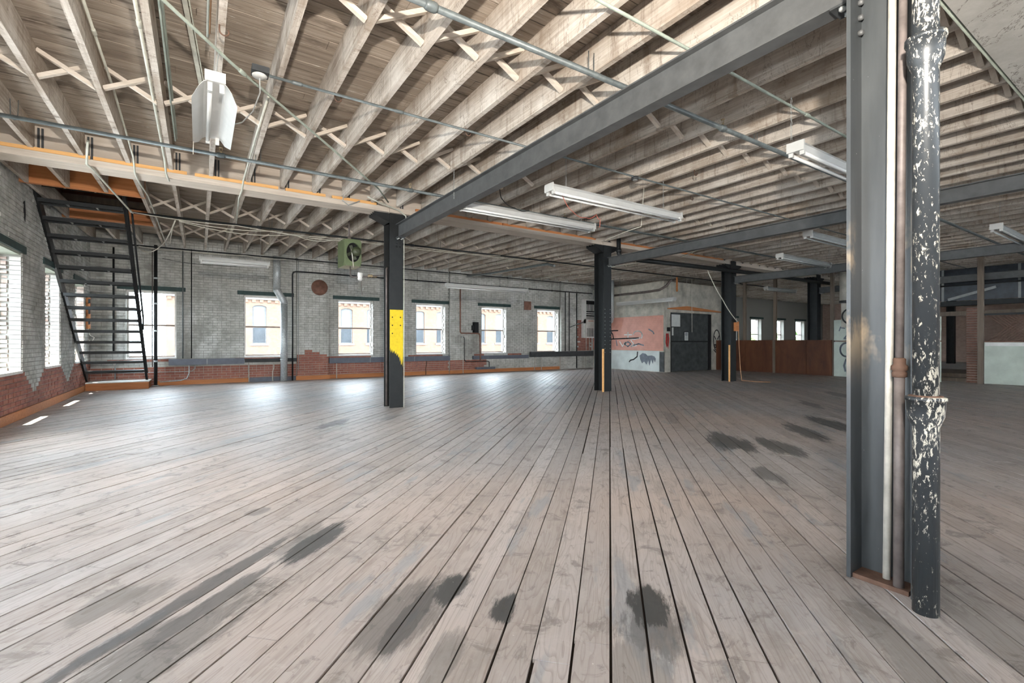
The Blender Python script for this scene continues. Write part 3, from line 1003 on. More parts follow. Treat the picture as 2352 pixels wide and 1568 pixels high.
for x in (.22, 2.62, 5.6): sprinkler(t, x, 6.73, 3.42)
run('sprinkler_pipe', 'dark sprinkler pipe just behind the green unit heater', 'pipe', [(-1.0, 10.65, 3.42), (20, 10.65, 3.42)], .020, 'steel_black',
    [(1.0, 10.65, 3.42), (4.2, 10.65, 3.42), (7.6, 10.65, 3.42)], 8, [(1.2, 10.65, 3.42), (4.9, 10.65, 3.42), (8.4, 10.65, 3.42)])
run('sprinkler_pipe', 'dark sprinkler pipe along the top of the window wall', 'pipe', [(-1.6, 14.55, 3.47), (14.2, 14.55, 3.47)], .018, 'steel_black',
    [(2.3, 14.55, 3.47), (5.2, 14.55, 3.47), (9.4, 14.55, 3.47)], 8, [(.9, 14.55, 3.47), (6.6, 14.55, 3.47), (11.0, 14.55, 3.47)])
run('conduit', 'dark ceiling conduit with a junction box ending at the round white rosette', 'conduit', [(.5, 4.53, 3.42), (20, 4.53, 3.42)], .0125, 'pipe_dark',
    [(.72, 4.53, 3.42), (1.65, 4.53, 3.42)], 8)
jb = thing('junction_box', 'grey ceiling junction box with a round white rosette and cord', 'box', (.43, 4.56, 3.40))
MB().box(.37, .50, 4.50, 4.62, 3.425, 3.475).build('box', 'steel_dark', jb)
MB().lathe([(.02, -.01), (.055, 0), (.06, .012), (.05, .02)], (.43, 4.56, 3.402), 'z', 18).build('rosette', 'enamel_white', jb)
MB().tube([(.43, 4.56, 3.40), (.44, 4.62, 3.30), (.40, 4.80, 3.20), (.33, 5.0, 3.16), (.28, 5.1, 3.17), (.25, 5.05, 3.18)], .006, 6).build('cord', 'enamel_grey', jb)
for lbl, x in (('small round junction box on the thin conduit before the wall of joists', 5.02),):
    q = thing('junction_box', lbl, 'box', (x, 4.53, 3.40))
    MB().lathe([(.045, 0), (.05, .01), (.05, .045), (.03, .05)], (x, 4.53, 3.375), 'z', 14).build('box', 'steel_dark', q)
    MB().lathe([(.03, 0), (.035, .006)], (x, 4.53, 3.368), 'z', 14).build('cover', 'enamel_grey', q)
run('conduit', 'pale green conduit above the near beam, nearest the camera', 'conduit', [(-.4, 2.33, 3.445), (3.25, 2.35, 3.445), (9.5, 2.42, 3.445)], .0125, 'conduit_green',
    [(5.15, 2.37, 3.445)], 8)
run('conduit', 'pale green conduit slanting diagonally across the joists at upper left', 'conduit',
    [(-.55, 3.53, 3.45), (-.21, 3.95, 3.45), (.23, 4.56, 3.45), (.94, 5.43, 3.45), (2.26, 7.08, 3.45), (2.55, 7.5, 3.40)], .0125, 'conduit_green', [(.31, 4.66, 3.45)], 8)
run('conduit', 'pale conduit bundle clamped beside the left ceiling joist', 'conduit',
    [(-.375, 1.5, 3.53), (-.375, 6.2, 3.53), (-.372, 7.6, 3.50), (-.37, 7.85, 3.40), (-.34, 7.95, 3.33)], .013, 'conduit_pale', [(-.375, 4.5, 3.53)], 8)
run('conduit', 'thin conduit along the second ceiling joist from the left', 'conduit',
    [(-.70, 2.0, 3.62), (-.70, 6.0, 3.62), (-.70, 7.7, 3.50), (-.70, 7.9, 3.345), (-.69, 8.35, 3.345), (-.68, 9.5, 3.47), (-.66, 14.5, 3.50)], .011, 'conduit_pale', [(-.70, 5.0, 3.62)], 8)
run('conduit', 'bent pale conduit dropping from a joist past the orange nailer to the stair head', 'conduit',
    [(-1.10, 7.45, 3.52), (-1.17, 7.85, 3.36), (-1.13, 7.96, 3.34), (-.98, 10.2, 3.36), (-.95, 10.4, 3.36)], .013, 'conduit_pale', [(-.97, 10.3, 3.36)], 8)
for k, (x, w_) in enumerate(((-.235, .03), (.055, .012))):
    lab = ('stack of pale cable trunking strips on the third left joist', 'tan wire strip along the joist above the reflector light')[k]
    q = thing('cable_run', lab, 'cable', (x, 5, 3.6))
    for j in range(4 if k == 0 else 3):
        MB().tube([(x + .012 * (j % 2), 1.0, 3.53 + .03 * j), (x + .012 * (j % 2), 6.9 if k == 0 else 4.4, 3.53 + .03 * j)], .009, 6).build('cable', 'conduit_green' if k == 0 else 'wire_orange' if j == 1 else 'conduit_pale', q)
tag(MB().bar((-.24, 2.5, 3.74), (.02, 5.75, 3.72), .035, .015).bar((-.21, 2.5, 3.74), (.05, 5.75, 3.72), .008, .02).build('cable_run', 'conduit_pale'), 'flat pale batten slanting across the deck left of the reflector light', 'cable')
tag(MB().tube([(.56, 5.15, 3.52), (.545, 6.2, 3.50), (.53, 7.75, 3.46), (.52, 7.9, 3.345), (.51, 8.35, 3.345), (.62, 11.0, 3.49)], .012, 8).build('conduit', 'conduit_pale'),
    'pale conduit following the joist right of the reflector light', 'conduit')
tag(MB().tube([(8.57, 7.66, 3.06), (10.1, 7.62, 3.08), (13.7, 7.6, 3.12), (18.3, 7.6, 3.14)], .055, 14).build('drain_pipe', 'steel_black'),
    'fat black drain pipe passing in front of the columns on the right', 'pipe')
d2 = thing('drain_pipe', 'short black drain stub dropping from the roof beside the second column', 'pipe', (8.28, 7.75, 3.0))
MB().tube([(8.14, 7.84, 3.76), (8.14, 7.84, 3.2), (8.18, 7.83, 3.12), (8.4, 7.8, 3.07), (8.52, 7.70, 3.06)], .05, 12).build('bend', 'steel_black', d2)
MB().lathe([(.05, 0), (.062, .01), (.062, .07), (.05, .08)], (8.14, 7.84, 3.22), 'z', 14).build('hub', 'steel_black', d2)
tag(MB().tube([(7.72, 14.5, 3.42), (7.85, 13.5, 3.36), (8.3, 10.75, 3.36), (8.4, 10.6, 3.30), (8.35, 10.5, 3.28)], .035, 10).build('branch_pipe', 'pipe_dark'),
    'dark branch pipe slanting from the window wall to the sprinkler line', 'pipe')

tag(MB().tube([(10.38, 1.10, 3.44), (10.38, 7.3, 3.44), (10.30, 7.5, 3.36), (10.2, 7.7, 3.30)], .011, 8).build('conduit', 'conduit_pale'), 'yellowish conduit running along the joists beyond the second beam', 'conduit')
tag(MB().tube([(10.7, 9.3, 3.44), (10.7, 14.3, 3.52)], .011, 8).build('conduit', 'conduit_pale'), 'yellowish conduit along the joists behind the second column', 'conduit')
tag(MB().tube([(7.35, 10.5, 3.46), (7.35, 14.4, 3.54)], .009, 8).build('conduit', 'conduit_pale'), 'thin yellowish conduit along the joists before the fifth window', 'conduit')
tag(MB().tube([(2.97, 1.045, 3.37), (16.5, 1.045, 3.37)], .014, 8).build('conduit', 'conduit_green'), 'grey-green conduit along the edge of the cracked concrete soffit', 'conduit')
# ================================================================== FLUORESCENT LIGHTS
def strip_light(name, label, L, dirty=False, tubes=2, chain=.45, loc=(0, 0, 0), rotz=0.0, group='hanging fluorescent strip lights', tilt=0.0):
    """built along local x, hung on two chains; origin at the middle of the underside"""
    t = thing(name, label, 'light', (0, 0, 0), group)
    bm_ = 'enamel_grey' if dirty else 'enamel_white'
    b = MB()
    sec = [(-.075, .055), (-.032, .012), (.032, .012), (.075, .055), (.05, .095), (-.05, .095)]
    n = len(sec)
    vv = [(x, y, z) for x in (-L / 2 + .02, L / 2 - .02) for (y, z) in sec]
    ff = [tuple(range(n)), tuple(range(n, 2 * n))[::-1]] + [(i, i + n, (i + 1) % n + n, (i + 1) % n) for i in range(n)]
    b.add(vv, ff)
    b.build('housing', bm_, t)
    for s in (-1, 1):
        MB().box(min(s * L / 2, s * (L / 2 - .02)), max(s * L / 2, s * (L / 2 - .02)), -.08, .08, .005, .10).build('end_cap', 'enamel_white', t)
    ys = (-.052, .052) if tubes == 2 else (0.0,)
    for y in ys:
        MB().tube([(-L / 2 + .04, y, -.012), (L / 2 - .04, y, -.012)], .0165, 10).build('tube', 'enamel_grey' if dirty else 'tube_white', t)
        for s in (-1, 1):
            xx = s * (L / 2 - .035)
            MB().box(xx - .012, xx + .012, y - .02, y + .02, -.032, .03).build('lamp_holder', 'enamel_white', t)
    for s in (-1, 1):
        xx = s * (L / 2 - .12)
        if rotz == 0.0:
            xx = min(JX, key=lambda j: abs(j - loc[0] - xx)) - loc[0]
        c_ = MB()
        k = 0
        top_ = zb(loc[1]) + .03 - loc[2]
        while .10 + k * .035 < top_:
            z = .10 + k * .035
            c_.bar((xx - .006, 0, z), (xx - .006, 0, z + .03), .003, .003) if k % 2 else c_.bar((xx, -.006, z), (xx, -.006, z + .03), .003, .003)
            c_.bar((xx + .006, 0, z), (xx + .006, 0, z + .03), .003, .003) if k % 2 else c_.bar((xx, .006, z), (xx, .006, z + .03), .003, .003)
            k += 1
        c_.build('chain', 'enamel_grey', t)
    t.location = loc
    t.rotation_euler = (0, tilt, rotz)
    return t
strip_light('hanging_strip_light', 'long white fluorescent strip light hanging lowest in the middle of the ceiling, wires dangling', 2.44, False, 2, .40, (4.74, 4.54, 2.955))
strip_light('hanging_strip_light', 'white fluorescent strip light just behind the long near beam', 2.44, False, 2, .38, (4.2, 5.80, 2.98))
strip_light('hanging_strip_light', 'white fluorescent strip light cut off by the near column', 2.44, False, 2, .40, (6.0, 2.31, 2.97))
strip_light('hanging_strip_light', 'white fluorescent strip light in front of the fourth and fifth windows', 2.44, False, 1, .92, (6.32, 10.7, 2.50))
strip_light('hanging_strip_light', 'short twin white strip light in front of the second window', 1.22, False, 2, .70, (.61, 11.0, 2.70), 0, 'hanging fluorescent strip lights', R(0))
strip_light('hanging_strip_light', 'white fluorescent strip light hanging before the salmon panel', 2.44, False, 2, 1.0, (12.479, 10.85, 2.45), R(90))
strip_light('hanging_strip_light', 'dusty strip light between the second and third steel beams', 2.3, True, 2, .40, (11.75, 5.45, 2.98))
strip_light('hanging_strip_light', 'dusty strip light nearest the near column behind the second beam', 2.2, True, 2, .40, (9.95, 4.07, 2.98))
strip_light('hanging_strip_light', 'dusty strip light above the rusty brown partition', 2.0, True, 2, .42, (17.6, 9.0, 2.98))
strip_light('hanging_strip_light', 'dusty strip light to the right of the flecked black pipe', 2.44, True, 2, .40, (12.1, 2.12, 2.98))

# reflector light hanging end-on near the left
rl = thing('hanging_reflector_light', 'white industrial reflector light with one tube hanging end-on by a joist', 'light', (.105, 4.95, 3.06))
yA, yB, xc = 4.34, 5.56, .105
MB().box(xc - .06, xc + .06, yA, yB, 3.16, 3.235).build('spine', 'enamel_white', rl)
for s in (-1, 1):
    prof = [(.045, 3.165), (.075, 3.15), (.11, 3.10), (.155, 3.045)]
    b = MB()
    for i in range(len(prof) - 1):
        (a0, z0), (a1, z1) = prof[i], prof[i + 1]
        e0, e1 = (.0, .0) if i < 2 else (.0, .10)
        b.add([(xc + s * a0, yA + e0, z0), (xc + s * a1, yA + e1, z1), (xc + s * a1, yB - e1, z1), (xc + s * a0, yB - e0, z0),
               (xc + s * a0, yA + e0, z0 + .004), (xc + s * a1, yA + e1, z1 + .004), (xc + s * a1, yB - e1, z1 + .004), (xc + s * a0, yB - e0, z0 + .004)],
              [(0, 1, 2, 3), (4, 7, 6, 5), (0, 4, 5, 1), (1, 5, 6, 2), (2, 6, 7, 3), (3, 7, 4, 0)])
    b.build('reflector_wing', 'enamel_white', rl)
MB().tube([(xc - .035, yA + .05, 3.12), (xc - .035, yB - .05, 3.12)], .0165, 12).build('tube', 'tube_white', rl)
for x in (xc - .035, xc + .045):
    for y in (yA + .03, yB - .03):
        MB().box(x - .016, x + .016, y - .012, y + .012, 3.095, 3.165).build('lamp_holder', 'enamel_white', rl)
MB().box(xc - .07, xc + .07, yA - .012, yA, 3.16, 3.24).build('end_cap', 'enamel_white', rl)
for y in (yA + .1, yB - .1):
    MB().tube([(xc, y, 3.235), (xc + .03, y, 3.50)], .004, 5).build('chain', 'enamel_grey', rl)
MB().tube([(xc - .15, yB - .12, 3.06), (xc - .152, yB - .12, 2.93)], .003, 5).build('pull_cord', 'wire_pale', rl)

# ================================================================== STAIR
st = thing('steel_stair', 'steep black steel stair with open treads rising to the roof hatch', 'stair', (-1.65, 14.8, .19))
def sy(z): return 14.82 - (z - .19) * 4.2 / 3.33
for x in (-2.19, -1.10):
    z0_, z1_ = .19, 4.0
    b = MB().bar((x, sy(z0_), z0_ + .10), (x, sy(z1_), z1_ + .10), .010, .19, (0, .6, 1))
    sgn = 1 if x < -1.6 else -1
    b.bar((x - sgn * .02, sy(z0_), z0_ + .015), (x - sgn * .02, sy(z1_), z1_ + .015), .045, .010, (0, .6, 1))
    b.bar((x - sgn * .02, sy(z0_), z0_ + .185), (x - sgn * .02, sy(z1_), z1_ + .185), .045, .010, (0, .6, 1))
    b.build('stringer', 'steel_black', st)
for k in range(1, 17):
    z = .19 + .2315 * k
    y = sy(z)
    tb = MB().box(-2.18, -1.11, y - .11, y + .12, z + .02, z + .045)
    tr_ = tb.build('tread', 'steel_dark', st)
    MB().box(-2.18, -1.11, y - .125, y - .112, z - .012, z + .047).build('front_lip', 'steel_black', tr_)
    MB().box(-2.18, -1.11, y + .112, y + .125, z - .012, z + .047).build('back_lip', 'steel_black', tr_)
    for x in (-1.84, -1.46):
        MB().box(x - .012, x + .012, y - .11, y + .11, z - .004, z + .02).build('brace', 'enamel_grey', tr_)
MB().tube([(-1.05, 13.45, 1.42), (-1.03, 13.25, 1.66), (-1.03, 11.15, 3.50)], .016, 8).build('handrail', 'steel_black', st)
MB().bar((-1.09, 13.0, 1.70), (-1.03, 13.0, 1.87), .02, .02).build('handrail_bracket', 'steel_black', st)
sb = thing('stair_plinth', 'low orange wooden plinth under the foot of the steel stair', 'plinth', (-1.63, 14.95, 0))
MB().box(-2.20, -1.03, 14.60, 15.35, 0, .165).build('box', 'orange_wood', sb)
MB().box(-2.20, -1.02, 14.585, 15.355, .1655, .188).build('top_board', 'white_paint', sb)

# ================================================================== SERVICES ON THE WINDOW WALL
yw = Y1 - .05
def vpipe(label, x, y, z0, z1, r, mat, name='conduit', bend=None):
    pts = [(x, y, z0), (x, y, z1)]
    return tag(MB().tube(pts if not bend else bend, r, 8).build(name, mat), label, 'conduit' if name == 'conduit' else 'pipe')
ip = thing('standpipe', 'tall black standpipe with clamps rising beside the stair foot', 'pipe', (-.93, 15.2, 0))
MB().tube([(-.93, 15.2, 0), (-.93, 15.2, 3.62)], .038, 12).build('tube', 'steel_black', ip)
MB().tube([(-1.0, 15.22, .5), (-1.0, 15.22, 3.5)], .012, 6).build('cable', 'pipe_brown', ip)
MB().lathe([(.04, 0), (.07, .004), (.07, .03), (.04, .034)], (-.93, 15.2, .0), 'z', 12).build('floor_flange', 'galvanized', ip)
for z in (.62, 1.4, 2.1, 2.75):
    MB().lathe([(.040, 0), (.046, .004), (.046, .04), (.040, .044)], (-.93, 15.2, z), 'z', 12).build('clamp', 'galvanized', ip)
vpipe('grey conduit on the window wall right of the first window, ending at the raceway', -.36, yw, .70, 3.62, .016, 'pipe_dark')
vpipe('thin dark conduit on the window wall between the first two windows', -.17, yw, .70, 3.62, .013, 'steel_black')
tag(MB().tube([(-.22, yw - .05, .53), (-.22, yw - .05, .30), (-.27, yw - .05, .17), (-.40, yw - .05, .12), (-.85, yw - .05, .10)], .013, 8).build('conduit', 'galvanized'),
    'bent bare conduit curving from the raceway down to the floor by the standpipe', 'conduit')
tag(MB().tube([(-.08, yw, .53), (-.09, yw, .42), (-.16, yw, .36), (-.30, yw, .35), (-1.7, yw, .36)], .010, 8).build('conduit', 'galvanized'),
    'horizontal bare conduit behind the stair foot', 'conduit')
tag(MB().tube([(-1.75, yw, .2), (-1.75, yw, .52), (-1.70, yw, .62), (-1.55, yw, .66)], .016, 8).build('conduit', 'enamel_grey'),
    'grey elbow conduit seen through the lowest stair treads', 'conduit')
vpipe('dark conduit on the wall behind the stair', -1.78, yw, .9, 3.5, .02, 'steel_black')
fb = thing('fuse_strip', 'narrow wooden fuse board in the corner behind the stair', 'box', (X0 + .05, 14.9, 1.5))
MB().box(X0 + .008, X0 + .07, 14.83, 15.0, 1.45, 2.25).build('board', 'orange_wood', fb)
for z in (1.55, 1.8, 2.05):
    MB().box(X0 + .05, X0 + .09, 14.815, 14.83, z, z + .10).build('fuse', 'black_paint', fb)
MB().tube([(X0 + .05, 14.85, 1.45), (X0 + .08, 14.83, 1.3), (X0 + .16, 14.82, 1.24), (X0 + .10, 14.84, 1.12), (X0 + .05, 14.85, 1.2)], .006, 6).build('wire', 'wire_pale', fb)

# galvanized flue with a dog leg
du = thing('flue_duct', 'galvanized round flue with a dog leg beside the second window', 'duct', (2.06, 15.14, 0))
yd = 15.145
MB().tube([(1.87, yd, 3.60), (1.87, yd, 2.66)], .096, 20).build('upper_length', 'galvanized', du)
MB().tube([(1.87, yd, 2.68), (1.87, yd, 2.62), (1.95, yd, 2.49), (2.02, yd, 2.37), (2.06, yd, 2.28), (2.06, yd, 2.24)], .098, 20).build('offset', 'galvanized', du)
MB().tube([(2.06, yd, 2.26), (2.055, yd, 0.0)], .096, 20).build('lower_length', 'galvanized', du)
for (x, z) in ((1.87, 2.66), (2.06, 2.25), (2.057, .62)):
    MB().lathe([(.097, 0), (.102, .006), (.102, .016), (.097, .022)], (x, yd, z), 'z', 20).build('seam', 'galvanized', du)
vp = thing('wall_pipe', 'black pipe along the wall turning down beside the flue', 'pipe', (2.32, yw, 0))
yp = Y1 - .16
MB().tube([(2.30, yp, 0), (2.30, yp, 3.12), (2.32, yp, 3.19), (2.40, yp, 3.22), (7.5, yp, 3.22), (14.2, yp, 3.22)], .022, 10).build('tube', 'steel_black', vp)
for x in (3.95, 6.2, 9.5, 12.0):
    MB().tube([(x, yp, 3.24), (x, yp, 3.52)], .006, 6).build('hanger', 'steel_black', vp)
    MB().lathe([(.024, -.02), (.03, -.015), (.03, .015), (.024, .02)], (x, yp, 3.22), 'x', 10).build('clamp', 'steel_black', vp)
vpipe('grey conduit on the edge of the first pilaster', 2.47, Y1 - .12, .3, 3.6, .011, 'enamel_grey')
dk = thing('vent_disc', 'round rusty cover plate on the pilaster above the windows', 'plate', (3.08, Y1 - .1, 2.79))
MB().lathe([(.0, 0), (.225, -.002), (.235, -.010), (.235, -.022), (.0, -.026)], (3.06, Y1 - .107, 2.79), 'y', 36).build('disc', 'pipe_rust', dk)

def raceway(label, x0, x1, z0, z1, mat='raceway_blue', y_=Y1, seams=()):
    t = thing('wire_raceway', label, 'raceway', ((x0 + x1) / 2, y_, z0), 'wiring raceways along the window wall')
    b = MB().box(x0, x1, y_ - .13, y_ - .008, z0, z1)
    b.build('trough', mat, t)
    MB().box(x0 - .004, x1 + .004, y_ - .138, y_ - .131, z0 - .004, z1 + .004).build('cover', mat, t)
    for x in seams:
        MB().box(x - .008, x + .008, y_ - .143, y_ - .1385, z0 - .004, z1 + .004).build('joint', 'enamel_grey', t)
    return t
raceway('blue-grey wiring raceway under the first and second windows', -.66, 1.06, .53, .68, 'raceway_blue', Y1, (.18,))
raceway('open black wiring trough behind the flue', 1.08, 2.42, .57, .66, 'steel_black')
raceway('blue-grey wiring raceway from the pilaster past the third and fourth windows', 3.35, 7.43, .48, .64, 'raceway_blue', Y1, (4.6, 6.1))
raceway('dark wiring raceway under the fifth window', 8.38, 10.85, .50, .62, 'raceway_blue')
raceway('thick dark wiring trough below the last window before the wall heater', 10.9, 14.2, .54, .74, 'steel_dark', Y1 - .11)
for k, (x, zt) in enumerate(((1.18, .56), (1.79, .55), (3.58, .5), (6.55, .48), (7.95, .5), (11.2, .54), (11.55, .54), (13.8, .54), (13.95, .54))):
    labs = ('white conduit drop left of the flue, first of two', 'pale conduit drop close beside the flue', 'white conduit drop under the left edge of the third window',
            'rusty conduit drop below the fourth window', 'pale conduit drop beside the second pilaster foot', 'thin drop pipe under the last window, left one',
            'thin drop pipe under the last window, right one', 'thin drop pipe under the wall heater, left one', 'thin drop pipe under the wall heater, right one')
    off = .14 if 7.45 < x < 8.35 else .045
    tag(MB().tube([(x, Y1 - off, 0), (x, Y1 - off, zt * .5), (x + .03 * (k % 2), Y1 - off, zt * .7), (x + .03 * (k % 2), Y1 - off, zt)], .014, 8).build('conduit', 'rust' if k == 3 else 'conduit_white'), labs[k], 'conduit')
# pipework by the fifth window
wp = thing('wall_pipe', 'brown pipe zigzagging down the wall between the fourth and fifth windows', 'pipe', (7.83, Y1 - .14, 0))
yq = Y1 - .15
MB().tube([(7.83, yq, 3.15), (7.83, yq, 1.50), (7.87, yq, 1.45), (8.55, yq, 1.45), (8.62, yq, 1.42), (8.64, yq, 1.36), (8.66, yq, .45)], .026, 8).build('tube', 'pipe_rust', wp)
MB().tube([(7.86, yq, 1.32), (7.98, yq, 1.30), (8.0, yq, 1.25), (8.0, yq, .50)], .013, 8).build('branch', 'steel_black', wp)
MB().lathe([(.03, -.03), (.035, -.02), (.035, .02), (.03, .03)], (7.90, yq, 1.31), 'x', 10).build('valve', 'galvanized', wp)
MB().tube([(8.0, yq, .50), (8.05, yq, .42), (9.0, yq + .04, .42), (9.06, yq + .04, .38), (9.06, yq + .04, .14)], .016, 8).build('return', 'steel_black', wp)
sw = thing('switch_box', 'black fuse switch on the wall left of the fifth window', 'switch', (8.4, Y1 - .03, 1.66))
MB().box(8.41, 8.58, Y1 - .16, Y1 - .008, 1.47, 1.86).build('box', 'black_paint', sw)
MB().box(8.31, 8.41, Y1 - .12, Y1 - .04, 1.56, 1.74).build('terminal', 'black_paint', sw)
MB().tube([(8.31, Y1 - .08, 1.65), (8.22, Y1 - .08, 1.65)], .012, 6).build('lever', 'black_paint', sw)
tr_ = tag(MB().box(8.50, 9.25, Y1 - .20, Y1 - .04, .13, .20).box(8.48, 9.27, Y1 - .205, Y1 - .195, .12, .21).build('drip_tray', 'raceway_blue'), 'dark blue tray on the baseboard below the fifth window', 'tray')
vs_ = tag(MB().box(10.72, 11.06, Y1 - .02, Y1 - .006, 2.40, 2.74).build('cover_plate', 'pipe_rust'), 'square rusty cover plate between the last two windows', 'plate')
for k, (x, r_, z0_) in enumerate(((12.72, .018, .75), (12.93, .018, .75), (13.42, .024, .02))):
    vpipe(('first of three dark pipes on the wall left of the heater', 'middle of three dark pipes on the wall left of the heater', 'rightmost of three dark pipes left of the heater, reaching the floor')[k],
          x, Y1 - (.14 if k < 2 else .05), z0_, 3.2, r_, 'steel_black', 'wall_pipe')
# gas wall heater
gh = thing('wall_heater', 'white gas wall heater with an open grille above a slotted panel', 'heater', (14.02, Y1 - .1, 1.3))
hx0, hx1, hy = 13.72, 14.36, Y1 - .28
MB().box(hx0, hx1, hy + .12, Y1 - .008, 1.30, 2.96).build('back_case', 'heater_white', gh)
for b_ in ((hx0, hx1, hy, hy + .12, 2.90, 2.96), (hx0, hx0 + .035, hy, hy + .12, 1.93, 2.90), (hx1 - .035, hx1, hy, hy + .12, 1.93, 2.90), (hx0, hx1, hy, hy + .12, 1.90, 2.10)):
    MB().box(*b_).build('casing', 'heater_white', gh)
MB().box(hx0 + .035, hx1 - .035, hy + .10, hy + .1195, 2.10, 2.90).build('cavity', 'dark_void', gh)
for k in range(7):
    x = hx0 + .07 + k * .083
    MB().box(x, x + .03, hy + .04, hy + .055, 2.45, 2.74).build('grille_bar', 'heater_white', gh)
    for z in (2.38, 2.30, 2.20, 2.14):
        MB().box(x - .01, x + .05, hy + .05, hy + .07, z - .018, z + .018).build('burner', 'heater_white', gh)
MB().box(hx0 + .15, hx0 + .45, hy - .006, hy - .0005, 2.01, 2.045).build('nameplate', 'salmon_tile', gh)
MB().box(hx0 + .05, hx1 - .02, hy + .02, hy + .12, 1.30, 1.899).build('lower_panel', 'heater_white', gh)
for k in range(10):
    x = hx0 + .10 + k * .052
    MB().box(x, x + .016, hy + .012, hy + .0195, 1.36, 1.72).build('slot', 'dark_void', gh)
for x in (13.9, 14.08):
    MB().tube([(x, Y1 - .12, .74), (x, Y1 - .12, 1.30)], .016, 8).build('gas_pipe', 'conduit_white', gh)
tag(MB().tube([(13.0, Y1 - .10, 1.75), (13.35, Y1 - .10, 1.86), (13.5, Y1 - .12, 1.90), (13.72, Y1 - .14, 1.98)], .018, 8).build('gas_branch', 'pipe_dark'), 'dark branch pipe running into the side of the wall heater', 'pipe')

# ================================================================== UNIT HEATER
uh = thing('unit_heater', 'green unit heater with round fan opening hanging left of the yellow marked column', 'heater', (2.56, 9.95, 2.68))
ux0, ux1, uy0, uy1, uz0, uz1 = 2.405, 2.745, 9.70, 10.22, 2.67, 3.20
ucx, ucz = 2.585, 2.94
ring = [(ucx + .135 * math.cos(a_), ucz + .195 * math.sin(a_)) for a_ in [2 * math.pi * k / 28 for k in range(28)]]
MB().box(ux0, ux1, uy0 + .06, uy1, uz0, uz1).build('case', 'green_enamel', uh)
b = MB()
out = []
for k in range(28):
    a_ = 2 * math.pi * k / 28
    c_, s_ = math.cos(a_), math.sin(a_)
    m_ = max(abs(c_) / ((ux1 - ux0) / 2), abs(s_) / ((uz1 - uz0) / 2))
    out.append(((ux0 + ux1) / 2 + c_ / m_, (uz0 + uz1) / 2 + s_ / m_))
v = [(x, uy0, z) for x, z in ring] + [(x, uy0, z) for x, z in out] + [(x, uy0 + .0595, z) for x, z in ring] + [(x, uy0 + .0595, z) for x, z in out]
f = []
for k in range(28):
    j = (k + 1) % 28
    f += [(k, j, 28 + j, 28 + k), (k + 56, k, j, j + 56)[::-1], (28 + k, 28 + j, 84 + j, 84 + k)]
b.add(v, f).build('front_plate', 'green_enamel', uh)
MB().prism(ring, lambda x, z, t: (x, uy0 + .052 + t, z), .007).build('fan_opening', 'dark_void', uh)
for k in range(4):
    a_ = k * math.pi / 2 + .4
    MB().bar((ucx + .02 * math.cos(a_), uy0 + .03, ucz + .02 * math.sin(a_)), (ucx + .115 * math.cos(a_), uy0 + .035, ucz + .15 * math.sin(a_)), .06, .004, (0, 1, .3)).build('fan_blade', 'green_dark', uh)
MB().lathe([(.03, 0), (.075, -.02), (.092, -.06), (.092, -.15), (.075, -.19), (.03, -.205)], (ucx + .03, uy0 + .01, ucz), 'y', 24).build('motor', 'green_dark', uh)
MB().tube([(ucx - .06, uy0 - .06, ucz + .06), (ucx - .05, uy0 - .09, ucz - .05), (ucx - .01, uy0 - .05, ucz - .32)], .010, 8).build('motor_cable', 'conduit_white', uh)
MB().tube([(2.57, 9.96, 3.20), (2.57, 9.96, 3.81)], .018, 8).build('hanger_rod', 'pipe_brown', uh)
MB().lathe([(.02, 0), (.034, .02), (.034, .09), (.02, .11)], (2.57, 9.96, 3.20), 'z', 10).build('hanger_nut', 'pipe_brown', uh)
MB().tube([(2.56, 9.85, 2.67), (2.56, 9.85, 2.50), (2.60, 9.83, 2.46), (2.82, 9.75, 2.47), (3.2, 9.0, 2.47), (2.83, 8.40, 2.47)], .015, 8).build('supply_pipe', 'pipe_brown', uh)
MB().lathe([(.03, 0), (.05, .02), (.05, .06), (.04, .07), (.055, .08), (.055, .15), (.035, .17)], (2.74, 9.78, 2.39), 'z', 12).build('steam_valve', 'white_paint', uh)
MB().lathe([(.022, -.10), (.034, -.08), (.022, -.05), (.034, -.03), (.022, 0), (.03, .05), (.022, .08)], (2.93, 9.55, 2.47), 'x', 10).build('union', 'brass', uh)
MB().tube([(2.76, 9.78, 2.39), (2.78, 9.80, 2.10)], .006, 6).build('thermostat_rod', 'pipe_brown', uh)
tag(MB().tube([(2.80, 8.28, 2.47), (2.77, 8.24, 2.43), (2.77, 8.24, 2.2), (2.77, 8.24, .02)], .016, 8).build('riser_pipe', 'pipe_brown'), 'brown riser in the recess of the yellow marked column', 'pipe')
tag(MB().tube([(2.99, 7.965, 0), (2.99, 7.965, 2.93)], .008, 8).build('conduit', 'conduit_pale'), 'pale conduit on the right edge of the yellow marked column', 'conduit')
tag(MB().tube([(2.25, 7.6, 3.46), (2.50, 7.75, 3.44), (2.85, 7.86, 3.40), (3.00, 7.90, 3.33), (3.02, 7.92, 3.20)], .012, 8).build('conduit', 'conduit_pale'), 'bent pale conduit arching over the bracket of the yellow marked column', 'conduit')
tag(MB().tube([(1.95, 7.86, 3.52), (1.93, 7.88, 3.42), (2.02, 7.88, 3.36), (2.2, 7.86, 3.45)], .009, 6).build('conduit', 'enamel_grey'), 'small looping flexible conduit at the end of the orange nailers', 'conduit')

